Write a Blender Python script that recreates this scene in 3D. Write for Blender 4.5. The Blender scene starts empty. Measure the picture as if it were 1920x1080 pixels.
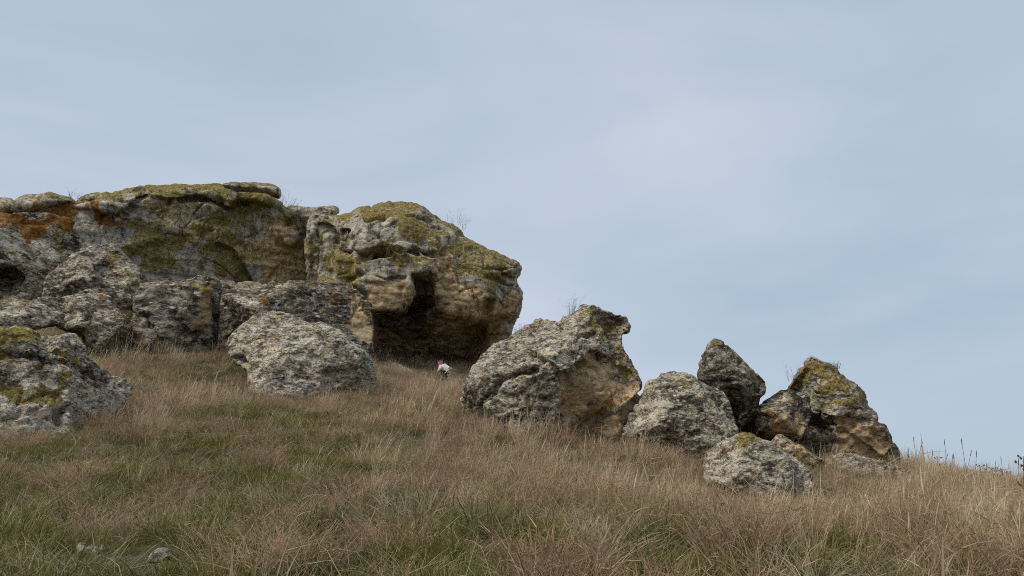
import bpy, bmesh, math, random
import numpy as np
from mathutils import Vector, Matrix

scene = bpy.context.scene
COL = scene.collection
R = math.radians
# ------------------------------------------------------------------ camera
F = 1440.0                      # focal length in photo pixels (1920 wide)
CAMZ = 1.6
PITCH = math.atan(388.0 / F)    # horizon lies low in the frame: the camera looks up the hill
cam_data = bpy.data.cameras.new('camera')
cam_data.sensor_width = 36.0
cam_data.lens = 36.0 * F / 1920.0
cam_data.clip_start = 0.05
cam_data.clip_end = 20000
cam = bpy.data.objects.new('camera', cam_data)
COL.objects.link(cam)
cam.location = (0, 0, CAMZ)
cam.rotation_euler = (math.pi / 2 + PITCH, 0, 0)
scene.camera = cam
# ------------------------------------------------------------------ sky, sun, exposure
SUN_EL, SUN_AZ = R(42), R(-38)   # soft light from above, left and behind the clouds
world = bpy.data.worlds.new('World')
scene.world = world
world.use_nodes = True
wt = world.node_tree
wt.nodes.clear()
def wn(t, **k):
    n = wt.nodes.new(t)
    for a, b in k.items():
        setattr(n, a, b)
    return n
def wl(a, b): wt.links.new(a, b)
w_out = wn('ShaderNodeOutputWorld')
w_bg = wn('ShaderNodeBackground')
w_bg.inputs['Strength'].default_value = 0.1
sky = wn('ShaderNodeTexSky', sky_type='NISHITA', sun_disc=False)
sky.sun_elevation = SUN_EL
sky.sun_rotation = SUN_AZ
sky.air_density = 1.0; sky.dust_density = 2.0; sky.ozone_density = 1.0
w_tc = wn('ShaderNodeTexCoord')
w_map = wn('ShaderNodeMapping')
w_map.inputs['Scale'].default_value = (1.0, 1.0, 2.6)
w_map.inputs['Rotation'].default_value = (0.0, R(14), 0.0)
w_map.inputs['Location'].default_value = (0.35, 0.1, 0.2)
wl(w_tc.outputs['Generated'], w_map.inputs['Vector'])
w_n1 = wn('ShaderNodeTexNoise')
w_n1.inputs['Scale'].default_value = 1.5
w_n1.inputs['Detail'].default_value = 4
w_n1.inputs['Roughness'].default_value = 0.5
w_n1.inputs['Distortion'].default_value = 0.5
wl(w_map.outputs[0], w_n1.inputs['Vector'])
w_r = wn('ShaderNodeValToRGB')
w_r.color_ramp.elements[0].position = 0.30
w_r.color_ramp.elements[0].color = (2.22, 2.86, 3.50, 1)
w_r.color_ramp.elements[1].position = 0.72
w_r.color_ramp.elements[1].color = (3.42, 3.70, 4.28, 1)
wl(w_n1.outputs['Fac'], w_r.inputs['Fac'])
w_mix = wn('ShaderNodeMix', data_type='RGBA')
w_mix.inputs['Factor'].default_value = 0.94
wl(sky.outputs[0], w_mix.inputs['A'])
wl(w_r.outputs[0], w_mix.inputs['B'])
wl(w_mix.outputs['Result'], w_bg.inputs['Color'])
wl(w_bg.outputs[0], w_out.inputs['Surface'])
sun_data = bpy.data.lights.new('sun', 'SUN')
sun_data.energy = 1.5
sun_data.angle = R(25)
sun_data.color = (1.0, 0.93, 0.83)
sun = bpy.data.objects.new('sun', sun_data)
COL.objects.link(sun)
sun.location = (-20, -10, 40)
_d = Vector((math.sin(SUN_AZ) * math.cos(SUN_EL), -math.cos(SUN_AZ) * math.cos(SUN_EL) * 0.55, math.sin(SUN_EL)))
sun.rotation_euler = _d.to_track_quat('Z', 'Y').to_euler()
sky.sun_rotation = math.atan2(_d.x, _d.y)
vs = scene.view_settings
vs.view_transform = 'Standard'; vs.look = 'None'; vs.gamma = 1.0; vs.exposure = 0.85
vs.use_curve_mapping = False
scene.cycles.use_denoising = False
scene.cycles.denoiser = 'OPENIMAGEDENOISE'
scene.cycles.denoising_input_passes = 'RGB_ALBEDO_NORMAL'
scene.cycles.denoising_prefilter = 'FAST'
scene.cycles.filter_width = 1.0
scene.cycles.max_bounces = 5
scene.cycles.diffuse_bounces = 3
scene.cycles.transmission_bounces = 2
scene.cycles.sample_clamp_indirect = 6

rng = np.random.default_rng(7)
random.seed(7)
# ------------------------------------------------------------------ numeric helpers
CP, SP = math.cos(PITCH), math.sin(PITCH)
CAM = np.array([0.0, 0.0, CAMZ])
def ray(px, py):
    x = (np.asarray(px, float) - 960.0) / F
    y = (540.0 - np.asarray(py, float)) / F
    return np.stack([x, CP - y * SP, SP + y * CP], -1)
def at(px, py, Y):
    d = ray(px, py)
    return CAM + d * (np.asarray(Y, float) / d[..., 1])[..., None]
def Zm(x0, y0, s, pts):
    return [(x0 + a / s, y0 + b / s) for a, b in pts]
def _hash(i, j, k, s):
    i = i.astype(np.uint32); j = j.astype(np.uint32); k = k.astype(np.uint32)
    h = i * np.uint32(374761393) + j * np.uint32(668265263) + k * np.uint32(2147483647) + np.uint32((s * 974634777 + 12345) & 0xffffffff)
    h = (h ^ (h >> np.uint32(13))) * np.uint32(1274126177)
    h = h ^ (h >> np.uint32(16))
    h = h * np.uint32(2246822519)
    return (h ^ (h >> np.uint32(15)))
_G = np.array([(1,1,0),(-1,1,0),(1,-1,0),(-1,-1,0),(1,0,1),(-1,0,1),(1,0,-1),(-1,0,-1),(0,1,1),(0,-1,1),(0,1,-1),(0,-1,-1),(1,1,0),(-1,1,0),(0,-1,1),(0,-1,-1)], np.float32)
def perlin(p, seed=0):
    p = np.asarray(p, np.float32)
    f0 = np.floor(p); fr = p - f0; i0 = f0.astype(np.int64)
    u = fr * fr * fr * (fr * (fr * 6 - 15) + 10)
    out = 0
    for dx in (0, 1):
        wx = u[:, 0] if dx else 1 - u[:, 0]
        for dy in (0, 1):
            wy = u[:, 1] if dy else 1 - u[:, 1]
            for dz in (0, 1):
                wz = u[:, 2] if dz else 1 - u[:, 2]
                g = _G[_hash(i0[:, 0] + dx, i0[:, 1] + dy, i0[:, 2] + dz, seed) & np.uint32(15)]
                d = g[:, 0] * (fr[:, 0] - dx) + g[:, 1] * (fr[:, 1] - dy) + g[:, 2] * (fr[:, 2] - dz)
                out = out + wx * wy * wz * d
    return out
def fbm(p, octaves=4, seed=0, gain=0.5, ridged=False):
    p = np.asarray(p, np.float32)
    o = np.zeros(len(p), np.float32); a = 1.0; fq = 1.0
    for k in range(octaves):
        n = perlin(p * fq + 17.3 * k, seed + k)
        o += a * ((0.35 - np.abs(n)) if ridged else n)
        a *= gain; fq *= 2.03
    return o
def worley(p, seed=0):
    p = np.asarray(p, np.float32)
    f0 = np.floor(p); i0 = f0.astype(np.int64); fr = p - f0
    best = np.full(len(p), 9.0, np.float32); sec = best.copy()
    for dx in (-1, 0, 1):
        for dy in (-1, 0, 1):
            for dz in (-1, 0, 1):
                h = _hash(i0[:, 0] + dx, i0[:, 1] + dy, i0[:, 2] + dz, seed)
                q = np.stack([(h & np.uint32(255)), ((h >> np.uint32(8)) & np.uint32(255)), ((h >> np.uint32(16)) & np.uint32(255))], -1).astype(np.float32) / 255.0
                d = np.sqrt((((q + np.array([dx, dy, dz], np.float32)) - fr) ** 2).sum(-1))
                sec = np.minimum(sec, np.maximum(best, d)); best = np.minimum(best, d)
    return best, sec
def blocky(p, seed=0):
    """broken-stone relief: every cell a tilted facet, joints between cells"""
    p = np.asarray(p, np.float32)
    f0 = np.floor(p); i0 = f0.astype(np.int64); fr = p - f0
    best = np.full(len(p), 9.0, np.float32); sec = best.copy(); val = np.zeros(len(p), np.float32)
    for dx in (-1, 0, 1):
        for dy in (-1, 0, 1):
            for dz in (-1, 0, 1):
                h = _hash(i0[:, 0] + dx, i0[:, 1] + dy, i0[:, 2] + dz, seed)
                b = [((h >> np.uint32(k)) & np.uint32(255)).astype(np.float32) / 255.0 for k in (0, 8, 16, 24)]
                h2 = h * np.uint32(2654435761)
                t = [((h2 >> np.uint32(k)) & np.uint32(255)).astype(np.float32) / 127.5 - 1 for k in (3, 11, 19)]
                v = fr - np.stack([b[0] + dx, b[1] + dy, b[2] + dz], -1)
                d = np.sqrt((v * v).sum(-1))
                m = d < best
                sec = np.where(m, best, np.minimum(sec, d))
                val = np.where(m, (b[3] - 0.5) + 0.9 * (v[:, 0] * t[0] + v[:, 1] * t[1] + v[:, 2] * t[2]), val)
                best = np.where(m, d, best)
    e = np.clip((sec - best) * 4.0, 0, 1)
    return val * e - 0.35 * (1 - e)
def sstep(a, b, x):
    t = np.clip((x - a) / (b - a), 0, 1)
    return t * t * (3 - 2 * t)
def seg_dist(P, pts, closed):
    pts = np.asarray(pts, float)
    n = len(pts); best = np.full(len(P), 1e9); near = np.zeros((len(P), 2))
    for i in range(n if closed else n - 1):
        a = pts[i]; b = pts[(i + 1) % n]; ab = b - a
        t = np.clip(((P - a) @ ab) / max(ab @ ab, 1e-12), 0, 1)
        q = a + t[:, None] * ab
        d = np.sqrt(((P - q) ** 2).sum(-1))
        m = d < best
        best[m] = d[m]; near[m] = q[m]
    return best, near
def inside(P, pts):
    pts = np.asarray(pts, float); n = len(pts)
    r = np.zeros(len(P), bool)
    for i in range(n):
        a = pts[i]; b = pts[(i + 1) % n]
        c = (a[1] > P[:, 1]) != (b[1] > P[:, 1])
        with np.errstate(divide='ignore', invalid='ignore'):
            xx = (b[0] - a[0]) * (P[:, 1] - a[1]) / (b[1] - a[1]) + a[0]
        r ^= c & (P[:, 0] < xx)
    return r
def sdf(P, pts):
    d, _ = seg_dist(P, pts, True)
    return np.where(inside(P, pts), d, -d)
# ------------------------------------------------------------------ materials
def new_mat(name):
    m = bpy.data.materials.new(name); m.use_nodes = True
    nt = m.node_tree; nt.nodes.clear()
    return m, nt
class NB:
    def __init__(s, nt): s.nt = nt
    def n(s, t, ins=None, **k):
        nd = s.nt.nodes.new(t)
        for a, b in k.items(): setattr(nd, a, b)
        for a, b in (ins or {}).items():
            if hasattr(b, 'is_linked') or isinstance(b, bpy.types.NodeSocket): s.nt.links.new(b, nd.inputs[a])
            else: nd.inputs[a].default_value = b
        return nd
    def noise(s, vec, scale, detail=4, rough=0.55, dist=0.0):
        return s.n('ShaderNodeTexNoise', {'Vector': vec, 'Scale': scale, 'Detail': detail, 'Roughness': rough, 'Distortion': dist}).outputs['Fac']
    def ramp(s, fac, stops, interp='LINEAR'):
        nd = s.n('ShaderNodeValToRGB', {'Fac': fac}); cr = nd.color_ramp; cr.interpolation = interp
        while len(cr.elements) < len(stops): cr.elements.new(0.5)
        for e, (p, c) in zip(cr.elements, stops):
            e.position = p
            e.color = (c, c, c, 1) if isinstance(c, (int, float)) else (*c, 1)
        return nd.outputs['Color']
    def math(s, op, a, b=0.0, c=0.0):
        nd = s.n('ShaderNodeMath', operation=op)
        for i, v in enumerate((a, b, c)):
            if isinstance(v, bpy.types.NodeSocket): s.nt.links.new(v, nd.inputs[i])
            else: nd.inputs[i].default_value = v
        return nd.outputs[0]
    def mix(s, f, a, b, blend='MIX'):
        nd = s.n('ShaderNodeMix', data_type='RGBA', blend_type=blend)
        for k, v in (('Factor', f), ('A', a), ('B', b)):
            if isinstance(v, bpy.types.NodeSocket): s.nt.links.new(v, nd.inputs[k])
            elif k == 'Factor': nd.inputs[k].default_value = v
            else: nd.inputs[k].default_value = (*v, 1)
        return nd.outputs['Result']
    def attr(s, name, typ='GEOMETRY'):
        return s.n('ShaderNodeAttribute', attribute_name=name, attribute_type=typ).outputs['Fac']
    def mask(s, attr, noise, amp=0.9, lo=0.42, hi=0.58):
        v = s.math('MULTIPLY_ADD', s.math('SUBTRACT', noise, 0.5), amp, attr)
        return s.n('ShaderNodeMapRange', {'Value': v, 'From Min': lo, 'From Max': hi}, interpolation_type='SMOOTHSTEP').outputs[0]
def make_rock_mat():
    m, nt = new_mat('weathered_limestone'); b = NB(nt)
    out = b.n('ShaderNodeOutputMaterial'); bs = b.n('ShaderNodeBsdfPrincipled', {'Roughness': 0.93, 'Specular IOR Level': 0.15})
    co = b.n('ShaderNodeTexCoord').outputs['Object']
    sc = b.attr('a_scale')                        # lichen patch size: near boulders fine, far wall coarse
    v = b.n('ShaderNodeVectorMath', {0: co, 'Scale': sc}, operation='SCALE').outputs[0]
    rotm = b.n('ShaderNodeMapping', {'Vector': v, 'Rotation': (0.3, 0.45, 0.2), 'Scale': (0.75, 0.75, 1.5)}).outputs[0]
    n_big = b.noise(v, 0.55, 3, 0.5)
    n_mid = b.noise(rotm, 2.6, 5, 0.62, 0.4)
    n_fine = b.noise(rotm, 11.0, 5, 0.75, 0.9)
    n_mic = b.noise(v, 24.0, 3, 0.75)
    # lichen crust: dark weathered stone with pale crust patches
    f = b.math('ADD', b.math('MULTIPLY', n_fine, 0.62), b.math('MULTIPLY', n_mid, 0.38))
    f = b.math('ADD', f, b.math('MULTIPLY', b.math('SUBTRACT', b.attr('a_pale'), 0.5), 0.16))
    crust = b.ramp(f, [(0.42, (0.028, 0.025, 0.021)), (0.465, (0.09, 0.078, 0.061)), (0.50, (0.17, 0.15, 0.117)), (0.538, (0.30, 0.27, 0.215)), (0.60, (0.56, 0.525, 0.44))])
    browns = b.ramp(n_mid, [(0.35, (0.84, 0.76, 0.66)), (0.52, (1, 0.97, 0.92)), (0.68, (1.08, 0.95, 0.74))])
    crust = b.mix(1.0, crust, browns, 'MULTIPLY')
    # pale round lichen crusts and black pits
    vl = b.n('ShaderNodeTexVoronoi', {'Vector': rotm, 'Scale': 5.5, 'Randomness': 1.0})
    dl = b.math('MULTIPLY_ADD', b.math('SUBTRACT', n_mic, 0.5), 0.55, vl.outputs['Distance'])
    lsel = b.n('ShaderNodeSeparateColor', {'Color': vl.outputs['Color']})
    lm = b.math('MULTIPLY', b.n('ShaderNodeMapRange', {'Value': dl, 'From Min': 0.42, 'From Max': 0.34}, interpolation_type='SMOOTHSTEP').outputs[0], b.math('GREATER_THAN', lsel.outputs[1], b.math('MULTIPLY_ADD', b.attr('a_pale'), -0.75, 1.02)))
    crust = b.mix(b.math('MULTIPLY', lm, 0.8), crust, b.mix(lsel.outputs[0], (0.30, 0.285, 0.24), (0.55, 0.54, 0.48)))
    vp = b.n('ShaderNodeTexVoronoi', {'Vector': rotm, 'Scale': 15.0, 'Randomness': 1.0})
    psel = b.n('ShaderNodeSeparateColor', {'Color': vp.outputs['Color']}).outputs[0]
    pit = b.math('MULTIPLY', b.n('ShaderNodeMapRange', {'Value': b.math('MULTIPLY_ADD', b.math('SUBTRACT', n_mic, 0.5), 0.7, vp.outputs['Distance']), 'From Min': 0.36, 'From Max': 0.24}, interpolation_type='SMOOTHSTEP').outputs[0], b.math('GREATER_THAN', psel, 0.52))
    crust = b.mix(b.math('MULTIPLY', pit, 0.65), crust, (0.022, 0.019, 0.016))
    # smoother grey wall stone (vertical wash streaks)
    st = b.n('ShaderNodeMapping', {'Vector': v, 'Scale': (1.4, 1.4, 0.35)}).outputs[0]
    n_st = b.noise(st, 1.6, 5, 0.6, 0.3)
    n_m2 = b.noise(st, 4.2, 6, 0.78)
    wall = b.ramp(b.math('ADD', b.math('MULTIPLY', n_st, 0.5), b.math('MULTIPLY', n_fine, 0.5)),
                  [(0.395, (0.045, 0.039, 0.031)), (0.45, (0.165, 0.145, 0.112)), (0.50, (0.32, 0.284, 0.22)), (0.58, (0.54, 0.485, 0.38))])
    wall = b.mix(b.math('MULTIPLY', pit, 0.35), wall, (0.035, 0.03, 0.022))
    col = b.mix(b.mask(b.attr('a_wall'), n_mid, 0.9, 0.35, 0.65), crust, wall)
    # bare broken limestone, tan
    tan = b.ramp(b.math('ADD', b.math('MULTIPLY', n_mid, 0.6), b.math('MULTIPLY', n_fine, 0.4)),
                 [(0.36, (0.08, 0.054, 0.03)), (0.43, (0.26, 0.178, 0.09)), (0.50, (0.47, 0.335, 0.185)), (0.61, (0.66, 0.515, 0.33))])
    col = b.mix(b.mask(b.attr('a_tan'), n_fine, 0.8, 0.4, 0.6), col, tan)
    # dark brown patches: stains on faces, darker tone in hollows and undersides
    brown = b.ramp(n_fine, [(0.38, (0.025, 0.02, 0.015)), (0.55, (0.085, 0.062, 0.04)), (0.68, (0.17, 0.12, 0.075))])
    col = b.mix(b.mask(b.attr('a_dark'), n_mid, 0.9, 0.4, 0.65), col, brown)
    rust = b.ramp(n_fine, [(0.38, (0.07, 0.03, 0.011)), (0.52, (0.21, 0.092, 0.02)), (0.66, (0.34, 0.18, 0.06))])
    col = b.mix(b.mask(b.attr('a_orange'), n_m2, 1.7, 0.44, 0.75), col, rust)
    moss = b.ramp(n_fine, [(0.38, (0.05, 0.039, 0.011)), (0.5, (0.175, 0.132, 0.028)), (0.62, (0.35, 0.26, 0.058))])
    col = b.mix(b.math('MULTIPLY', b.mask(b.attr('a_moss'), n_m2, 2.4, 0.34, 0.70), b.ramp(n_mic, [(0.35, 0.5), (0.5, 0.97)])), col, moss)
    # scattered orange lichen rosettes
    vo = b.n('ShaderNodeTexVoronoi', {'Vector': rotm, 'Scale': 3.1, 'Randomness': 1.0})
    d = b.math('ADD', vo.outputs['Distance'], b.math('MULTIPLY', b.math('SUBTRACT', n_fine, 0.5), 0.9))
    sel = b.math('GREATER_THAN', b.n('ShaderNodeSeparateColor', {'Color': vo.outputs['Color']}).outputs[0], 0.72)
    spot = b.math('MULTIPLY', b.math('MULTIPLY', b.n('ShaderNodeMapRange', {'Value': d, 'From Min': 0.2, 'From Max': 0.1}, interpolation_type='SMOOTHSTEP').outputs[0], sel), b.attr('a_spots'))
    col = b.mix(spot, col, (0.36, 0.20, 0.055))
    hs = b.math('SUBTRACT', b.math('ADD', b.math('MULTIPLY', n_fine, 0.7), b.math('MULTIPLY', n_mic, 0.45)), b.math('MULTIPLY', pit, 0.35))
    bump = b.n('ShaderNodeBump', {'Height': hs, 'Strength': 0.9, 'Distance': 0.045})
    nt.links.new(col, bs.inputs['Base Color']); nt.links.new(bump.outputs[0], bs.inputs['Normal'])
    nt.links.new(bs.outputs[0], out.inputs['Surface'])
    return m
ROCK = make_rock_mat()
def make_ground_mat():
    m, nt = new_mat('turf_soil'); b = NB(nt)
    out = b.n('ShaderNodeOutputMaterial'); bs = b.n('ShaderNodeBsdfPrincipled', {'Roughness': 0.97, 'Specular IOR Level': 0.1})
    co = b.n('ShaderNodeTexCoord').outputs['Object']
    a = b.noise(co, 0.35, 4); c = b.noise(co, 6.0, 5, 0.7); d = b.noise(co, 28.0, 4, 0.7)
    x = b.ramp(c, [(0.36, (0.045, 0.036, 0.024)), (0.5, (0.105, 0.083, 0.052)), (0.64, (0.17, 0.14, 0.09))])
    g = b.ramp(d, [(0.36, (0.03, 0.034, 0.012)), (0.6, (0.075, 0.08, 0.028))])
    col = b.mix(b.ramp(a, [(0.42, 0.15), (0.6, 0.75)]), x, g)
    bump = b.n('ShaderNodeBump', {'Height': b.math('ADD', c, d), 'Strength': 0.8, 'Distance': 0.04})
    nt.links.new(col, bs.inputs['Base Color']); nt.links.new(bump.outputs[0], bs.inputs['Normal'])
    nt.links.new(bs.outputs[0], out.inputs['Surface'])
    return m
def make_blade_mat(name, stops, trans=0.42, inst=True):
    m, nt = new_mat(name); b = NB(nt)
    out = b.n('ShaderNodeOutputMaterial')
    t = b.attr('blade')
    if inst: t = b.math('ADD', b.math('MULTIPLY', t, 0.6), b.math('MULTIPLY', b.attr('tint', 'INSTANCER'), 0.4))
    col = b.ramp(t, stops)
    bs = b.n('ShaderNodeBsdfPrincipled', {'Base Color': col, 'Roughness': 0.75, 'Specular IOR Level': 0.2})
    tr = b.n('ShaderNodeBsdfTranslucent', {'Color': col})
    mx = b.n('ShaderNodeMixShader', {0: trans, 1: bs.outputs[0], 2: tr.outputs[0]})
    nt.links.new(mx.outputs[0], out.inputs['Surface'])
    return m
def flat_mat(name, c, rough=0.8, var=0.25, scale=30):
    m, nt = new_mat(name); b = NB(nt)
    out = b.n('ShaderNodeOutputMaterial')
    n = b.noise(b.n('ShaderNodeTexCoord').outputs['Object'], scale, 4, 0.6)
    col = b.ramp(n, [(0.3, tuple(x * (1 - var) for x in c)), (0.7, tuple(min(1, x * (1 + var)) for x in c))])
    bs = b.n('ShaderNodeBsdfPrincipled', {'Base Color': col, 'Roughness': rough, 'Specular IOR Level': 0.2})
    bp = b.n('ShaderNodeBump', {'Height': n, 'Strength': 0.3, 'Distance': 0.01})
    nt.links.new(bp.outputs[0], bs.inputs['Normal'])
    nt.links.new(bs.outputs[0], out.inputs['Surface'])
    return m
def link(name, me, mat=None, parent=None, loc=None):
    o = bpy.data.objects.new(name, me); COL.objects.link(o)
    if mat is not None: me.materials.append(mat)
    if parent is not None: o.parent = parent
    if loc is not None: o.location = loc
    return o
def tag(o, label=None, cat=None, group=None, kind=None):
    if label: o['label'] = label
    if cat: o['category'] = cat
    if group: o['group'] = group
    if kind: o['kind'] = kind
    return o
def set_attr(me, name, arr):
    a = me.attributes.new(name, 'FLOAT', 'POINT'); a.data.foreach_set('value', np.ascontiguousarray(arr, np.float32))
# ------------------------------------------------------------------ terrain
GC = [  # where turf is seen in the photo (pixel x, y) and how far off it lies (m)
 (-300,1080,5.4),(0,1080,5.2),(480,1080,5.0),(960,1080,4.8),(1440,1080,4.8),(1920,1080,5.0),(2250,1080,5.2),
 (0,940,8.6),(480,940,8.6),(960,950,8.2),(1440,985,7.8),(1920,1000,8.0),
 (-250,800,14.6),(100,788,14.6),(260,768,15.8),(420,740,20.0),(560,752,20.5),(700,735,22.0),(780,715,28.0),
 (840,790,16.5),(1000,832,15.5),(1150,838,16.0),(1270,862,15.5),(1420,950,12.4),(1540,915,14.5),(1610,885,18.0),
 (1700,887,20.0),(1760,893,21.0),(1840,908,22.0),(1920,918,23.0),(2100,935,24.0),
 (832,709,34.0),(740,690,35.0),(900,712,35.0),(330,645,26.5),(200,690,22.0),(50,592,28.0),(60,560,31.0),(-200,600,28.0),(400,640,26.5),
]
gp = np.array([at(a, b_, Y) for a, b_, Y in GC])
extra = np.array([(0,0,0.0),(-6,0,0.1),(6,0,-0.1),(0,-8,-1.7),(-14,-6,-1.2),(14,-8,-2.2),(0,3,0.62),(-16,46,12.0),(-4,46,9.3),(2,44,8.0),(-28,45,12.5),
  (9,34,4.6),(14,32,3.0),(20,34,2.0),(8,48,5.8),(20,50,1.5),(30,30,0.4),(-10,70,11),(10,75,4.0),(35,60,-4.0),(-40,30,10.0),(-35,70,11.0),(45,20,-3.0),(30,5,-2.0),(-30,8,2.5)])
gp = np.vstack([gp, extra])
def _phi(r): return np.sqrt(r * r + 1.5)
_D = np.sqrt(((gp[:, None, :2] - gp[None, :, :2]) ** 2).sum(-1))
_n = len(gp)
_A = np.zeros((_n + 3, _n + 3)); _A[:_n, :_n] = -_phi(_D) - 0.0 + np.eye(_n) * 0.05
_A[:_n, _n] = 1; _A[:_n, _n + 1:] = gp[:, :2]; _A[_n:, :_n] = _A[:_n, _n:].T
_W = np.linalg.solve(_A, np.concatenate([gp[:, 2], np.zeros(3)]))
def terrain(x, y, fine=True):
    x = np.asarray(x, float).ravel(); y = np.asarray(y, float).ravel()
    xc = np.clip(x, -55, 55); yc = np.clip(y, -25, 85)
    z = np.zeros(len(x))
    for i in range(0, len(x), 20000):
        s = slice(i, i + 20000)
        d = np.sqrt((xc[s, None] - gp[None, :, 0]) ** 2 + (yc[s, None] - gp[None, :, 1]) ** 2)
        z[s] = -_phi(d) @ _W[:_n] + _W[_n] + _W[_n + 1] * xc[s] + _W[_n + 2] * yc[s]
    r = np.sqrt((x - xc) ** 2 + (y - yc) ** 2)
    z -= 45 * (1 - np.exp(-r / 160.0))
    rr = np.sqrt(x * x + y * y)
    q = np.stack([x / 900, y / 900, np.zeros_like(x)], -1)
    z += sstep(900, 2600, rr) * (58 + 26 * fbm(q, 3, 5))
    if fine:
        p = np.stack([x, y, np.zeros_like(x)], -1)
        near = np.exp(-rr / 60)
        z += near * (0.10 * fbm(p * 0.8, 3, 11) + 0.03 * fbm(p * 4, 2, 12))
    return z
def ground_hit(px, py, y0=3.0, y1=45.0):
    Ys = np.linspace(y0, y1, 900); P = at(np.full(900, px), np.full(900, py), Ys)
    below = P[:, 2] <= terrain(P[:, 0], P[:, 1])
    return P[np.argmax(below)] if below.any() else P[-1]
rad = np.concatenate([[0.0], np.geomspace(0.4, 60, 230), np.geomspace(64, 9000, 60)])
NA = 420
ang = np.linspace(0, 2 * math.pi, NA, endpoint=False)
gx = (rad[1:, None] * np.sin(ang)).ravel(); gy = (rad[1:, None] * np.cos(ang)).ravel()
gx = np.concatenate([[0.0], gx]); gy = np.concatenate([[0.0], gy])
gz = terrain(gx, gy)
gv = np.stack([gx, gy, gz], -1)
faces = [(0, 1 + (i + 1) % NA, 1 + i) for i in range(NA)]
nr = len(rad) - 1
for k in range(nr - 1):
    a = 1 + k * NA; c = a + NA
    faces += [(a + i, a + (i + 1) % NA, c + (i + 1) % NA, c + i) for i in range(NA)]
me = bpy.data.meshes.new('ground'); me.from_pydata(gv.tolist(), [], faces); me.update()
me.polygons.foreach_set('use_smooth', [True] * len(me.polygons))
ground = link('ground', me, make_ground_mat())
tag(ground, 'grassy hillside rising to the rocks and falling away beyond the crest', None, None, 'structure')
# ------------------------------------------------------------------ rocks
def frame_of(outline, D):
    o = np.array(outline, float); c = (o.min(0) + o.max(0)) / 2
    r = ray(c[0], c[1]); r /= np.linalg.norm(r)
    C = CAM + r * D
    w = -r; u = np.cross([0, 0, 1.0], w); u /= np.linalg.norm(u); u = u  # u points to image right
    if u[0] < 0: u = -u
    v = np.cross(w, u); v = v if v[2] > 0 else -v
    return C, u, v, w, D
def to_uv(fr, pts, w0=0.0):
    C, u, v, w, D = fr
    d = ray(np.array([p[0] for p in pts]), np.array([p[1] for p in pts]))
    t = ((C + w * w0 - CAM) @ w) / (d @ w)
    P = CAM + d * t[:, None] - C
    return np.stack([P @ u, P @ v], -1)
def solid(fr, outline, T, Tb, Rr, feats=(), lean=0.0, facets=0, seed=0, res=120, power=2.2):
    """closed solid: the outline swelled forward and back, facetted, with raised and sunk areas"""
    C, u, v, w, D = fr
    poly = to_uv(fr, outline)
    lo = poly.min(0); hi = poly.max(0); h = max(hi - lo) / res
    nx = int((hi[0] - lo[0]) / h) + 2; ny = int((hi[1] - lo[1]) / h) + 2
    X, Yv = np.meshgrid(lo[0] + np.arange(nx) * h, lo[1] + np.arange(ny) * h)
    P = np.stack([X.ravel(), Yv.ravel()], -1)
    d, near = seg_dist(P, poly, True); ins = inside(P, poly)
    rr = np.random.default_rng(seed)
    def dome(T_, R_): return T_ * np.clip(1 - np.clip(1 - d / R_, 0, 1) ** power, 0, 1) ** (1 / power)
    wf = dome(T, Rr); wb = -dome(Tb, Rr * 1.2)
    if facets:
        c0 = (lo + hi) / 2; a = (hi - lo) / 2
        f = np.full(len(P), 1e9)
        for k in range(facets):
            n = rr.normal(size=3); n[2] = abs(n[2]) + 0.25; n /= np.linalg.norm(n)
            s = math.sqrt((n[0] * a[0]) ** 2 + (n[1] * a[1]) ** 2 + (n[2] * T) ** 2) * rr.uniform(0.64, 0.92)
            f = np.minimum(f, (s - n[0] * (P[:, 0] - c0[0]) - n[1] * (P[:, 1] - c0[1])) / n[2])
        wf = np.minimum(wf, np.maximum(f, 0.12 * T * sstep(0, 0.4 * Rr, d)))
    for ft in feats:
        q = to_uv(fr, ft['p'], ft.get('w0', 0.7 * T))
        s = sdf(P, q); k = sstep(-ft['soft'] * 0.5, ft['soft'] * 0.5, s)
        if 'ramp' in ft:
            e = to_uv(fr, ft['ramp'], ft.get('w0', 0.7 * T)); ax = e[1] - e[0]
            t = np.clip(((P - e[0]) @ ax) / (ax @ ax), 0, 1)
            dw = ft['dw'][0] + (ft['dw'][1] - ft['dw'][0]) * t ** ft.get('pow', 1)
        else: dw = ft['dw']
        wf = wf + dw * k * sstep(0, 0.25 * Rr, d)
    wf = np.maximum(wf, wb + 0.25 * sstep(0, 0.5 * Rr, d))
    sh = lean * (P[:, 1] - lo[1])
    wf = wf + sh; wb = wb + sh
    ids = np.arange(nx * ny).reshape(ny, nx); I = ins.reshape(ny, nx)
    q = I[:-1, :-1] & I[1:, :-1] & I[:-1, 1:] & I[1:, 1:]
    qa = np.stack([ids[:-1, :-1][q], ids[:-1, 1:][q], ids[1:, 1:][q], ids[1:, :-1][q]], -1)
    used = np.unique(qa)
    cnt = np.zeros(nx * ny, int); np.add.at(cnt, qa.ravel(), 1)
    rim = (cnt > 0) & (cnt < 4)
    P2 = P.copy(); P2[rim] = near[rim]
    rs = lean * (P2[:, 1] - lo[1])
    wf = np.where(rim, rs, wf); wb = np.where(rim, rs, wb)
    m1 = np.full(nx * ny, -1); m1[used] = np.arange(len(used))
    m2 = m1.copy(); nr_ = used[~rim[used]]; m2[nr_] = len(used) + np.arange(len(nr_))
    fw = C + P2[used, 0:1] * u + P2[used, 1:2] * v + wf[used, None] * w
    bw = C + P2[nr_, 0:1] * u + P2[nr_, 1:2] * v + wb[nr_, None] * w
    V = np.vstack([fw, bw])
    Fc = m1[qa].tolist() + m2[qa][:, ::-1].tolist()
    return V, Fc
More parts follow.
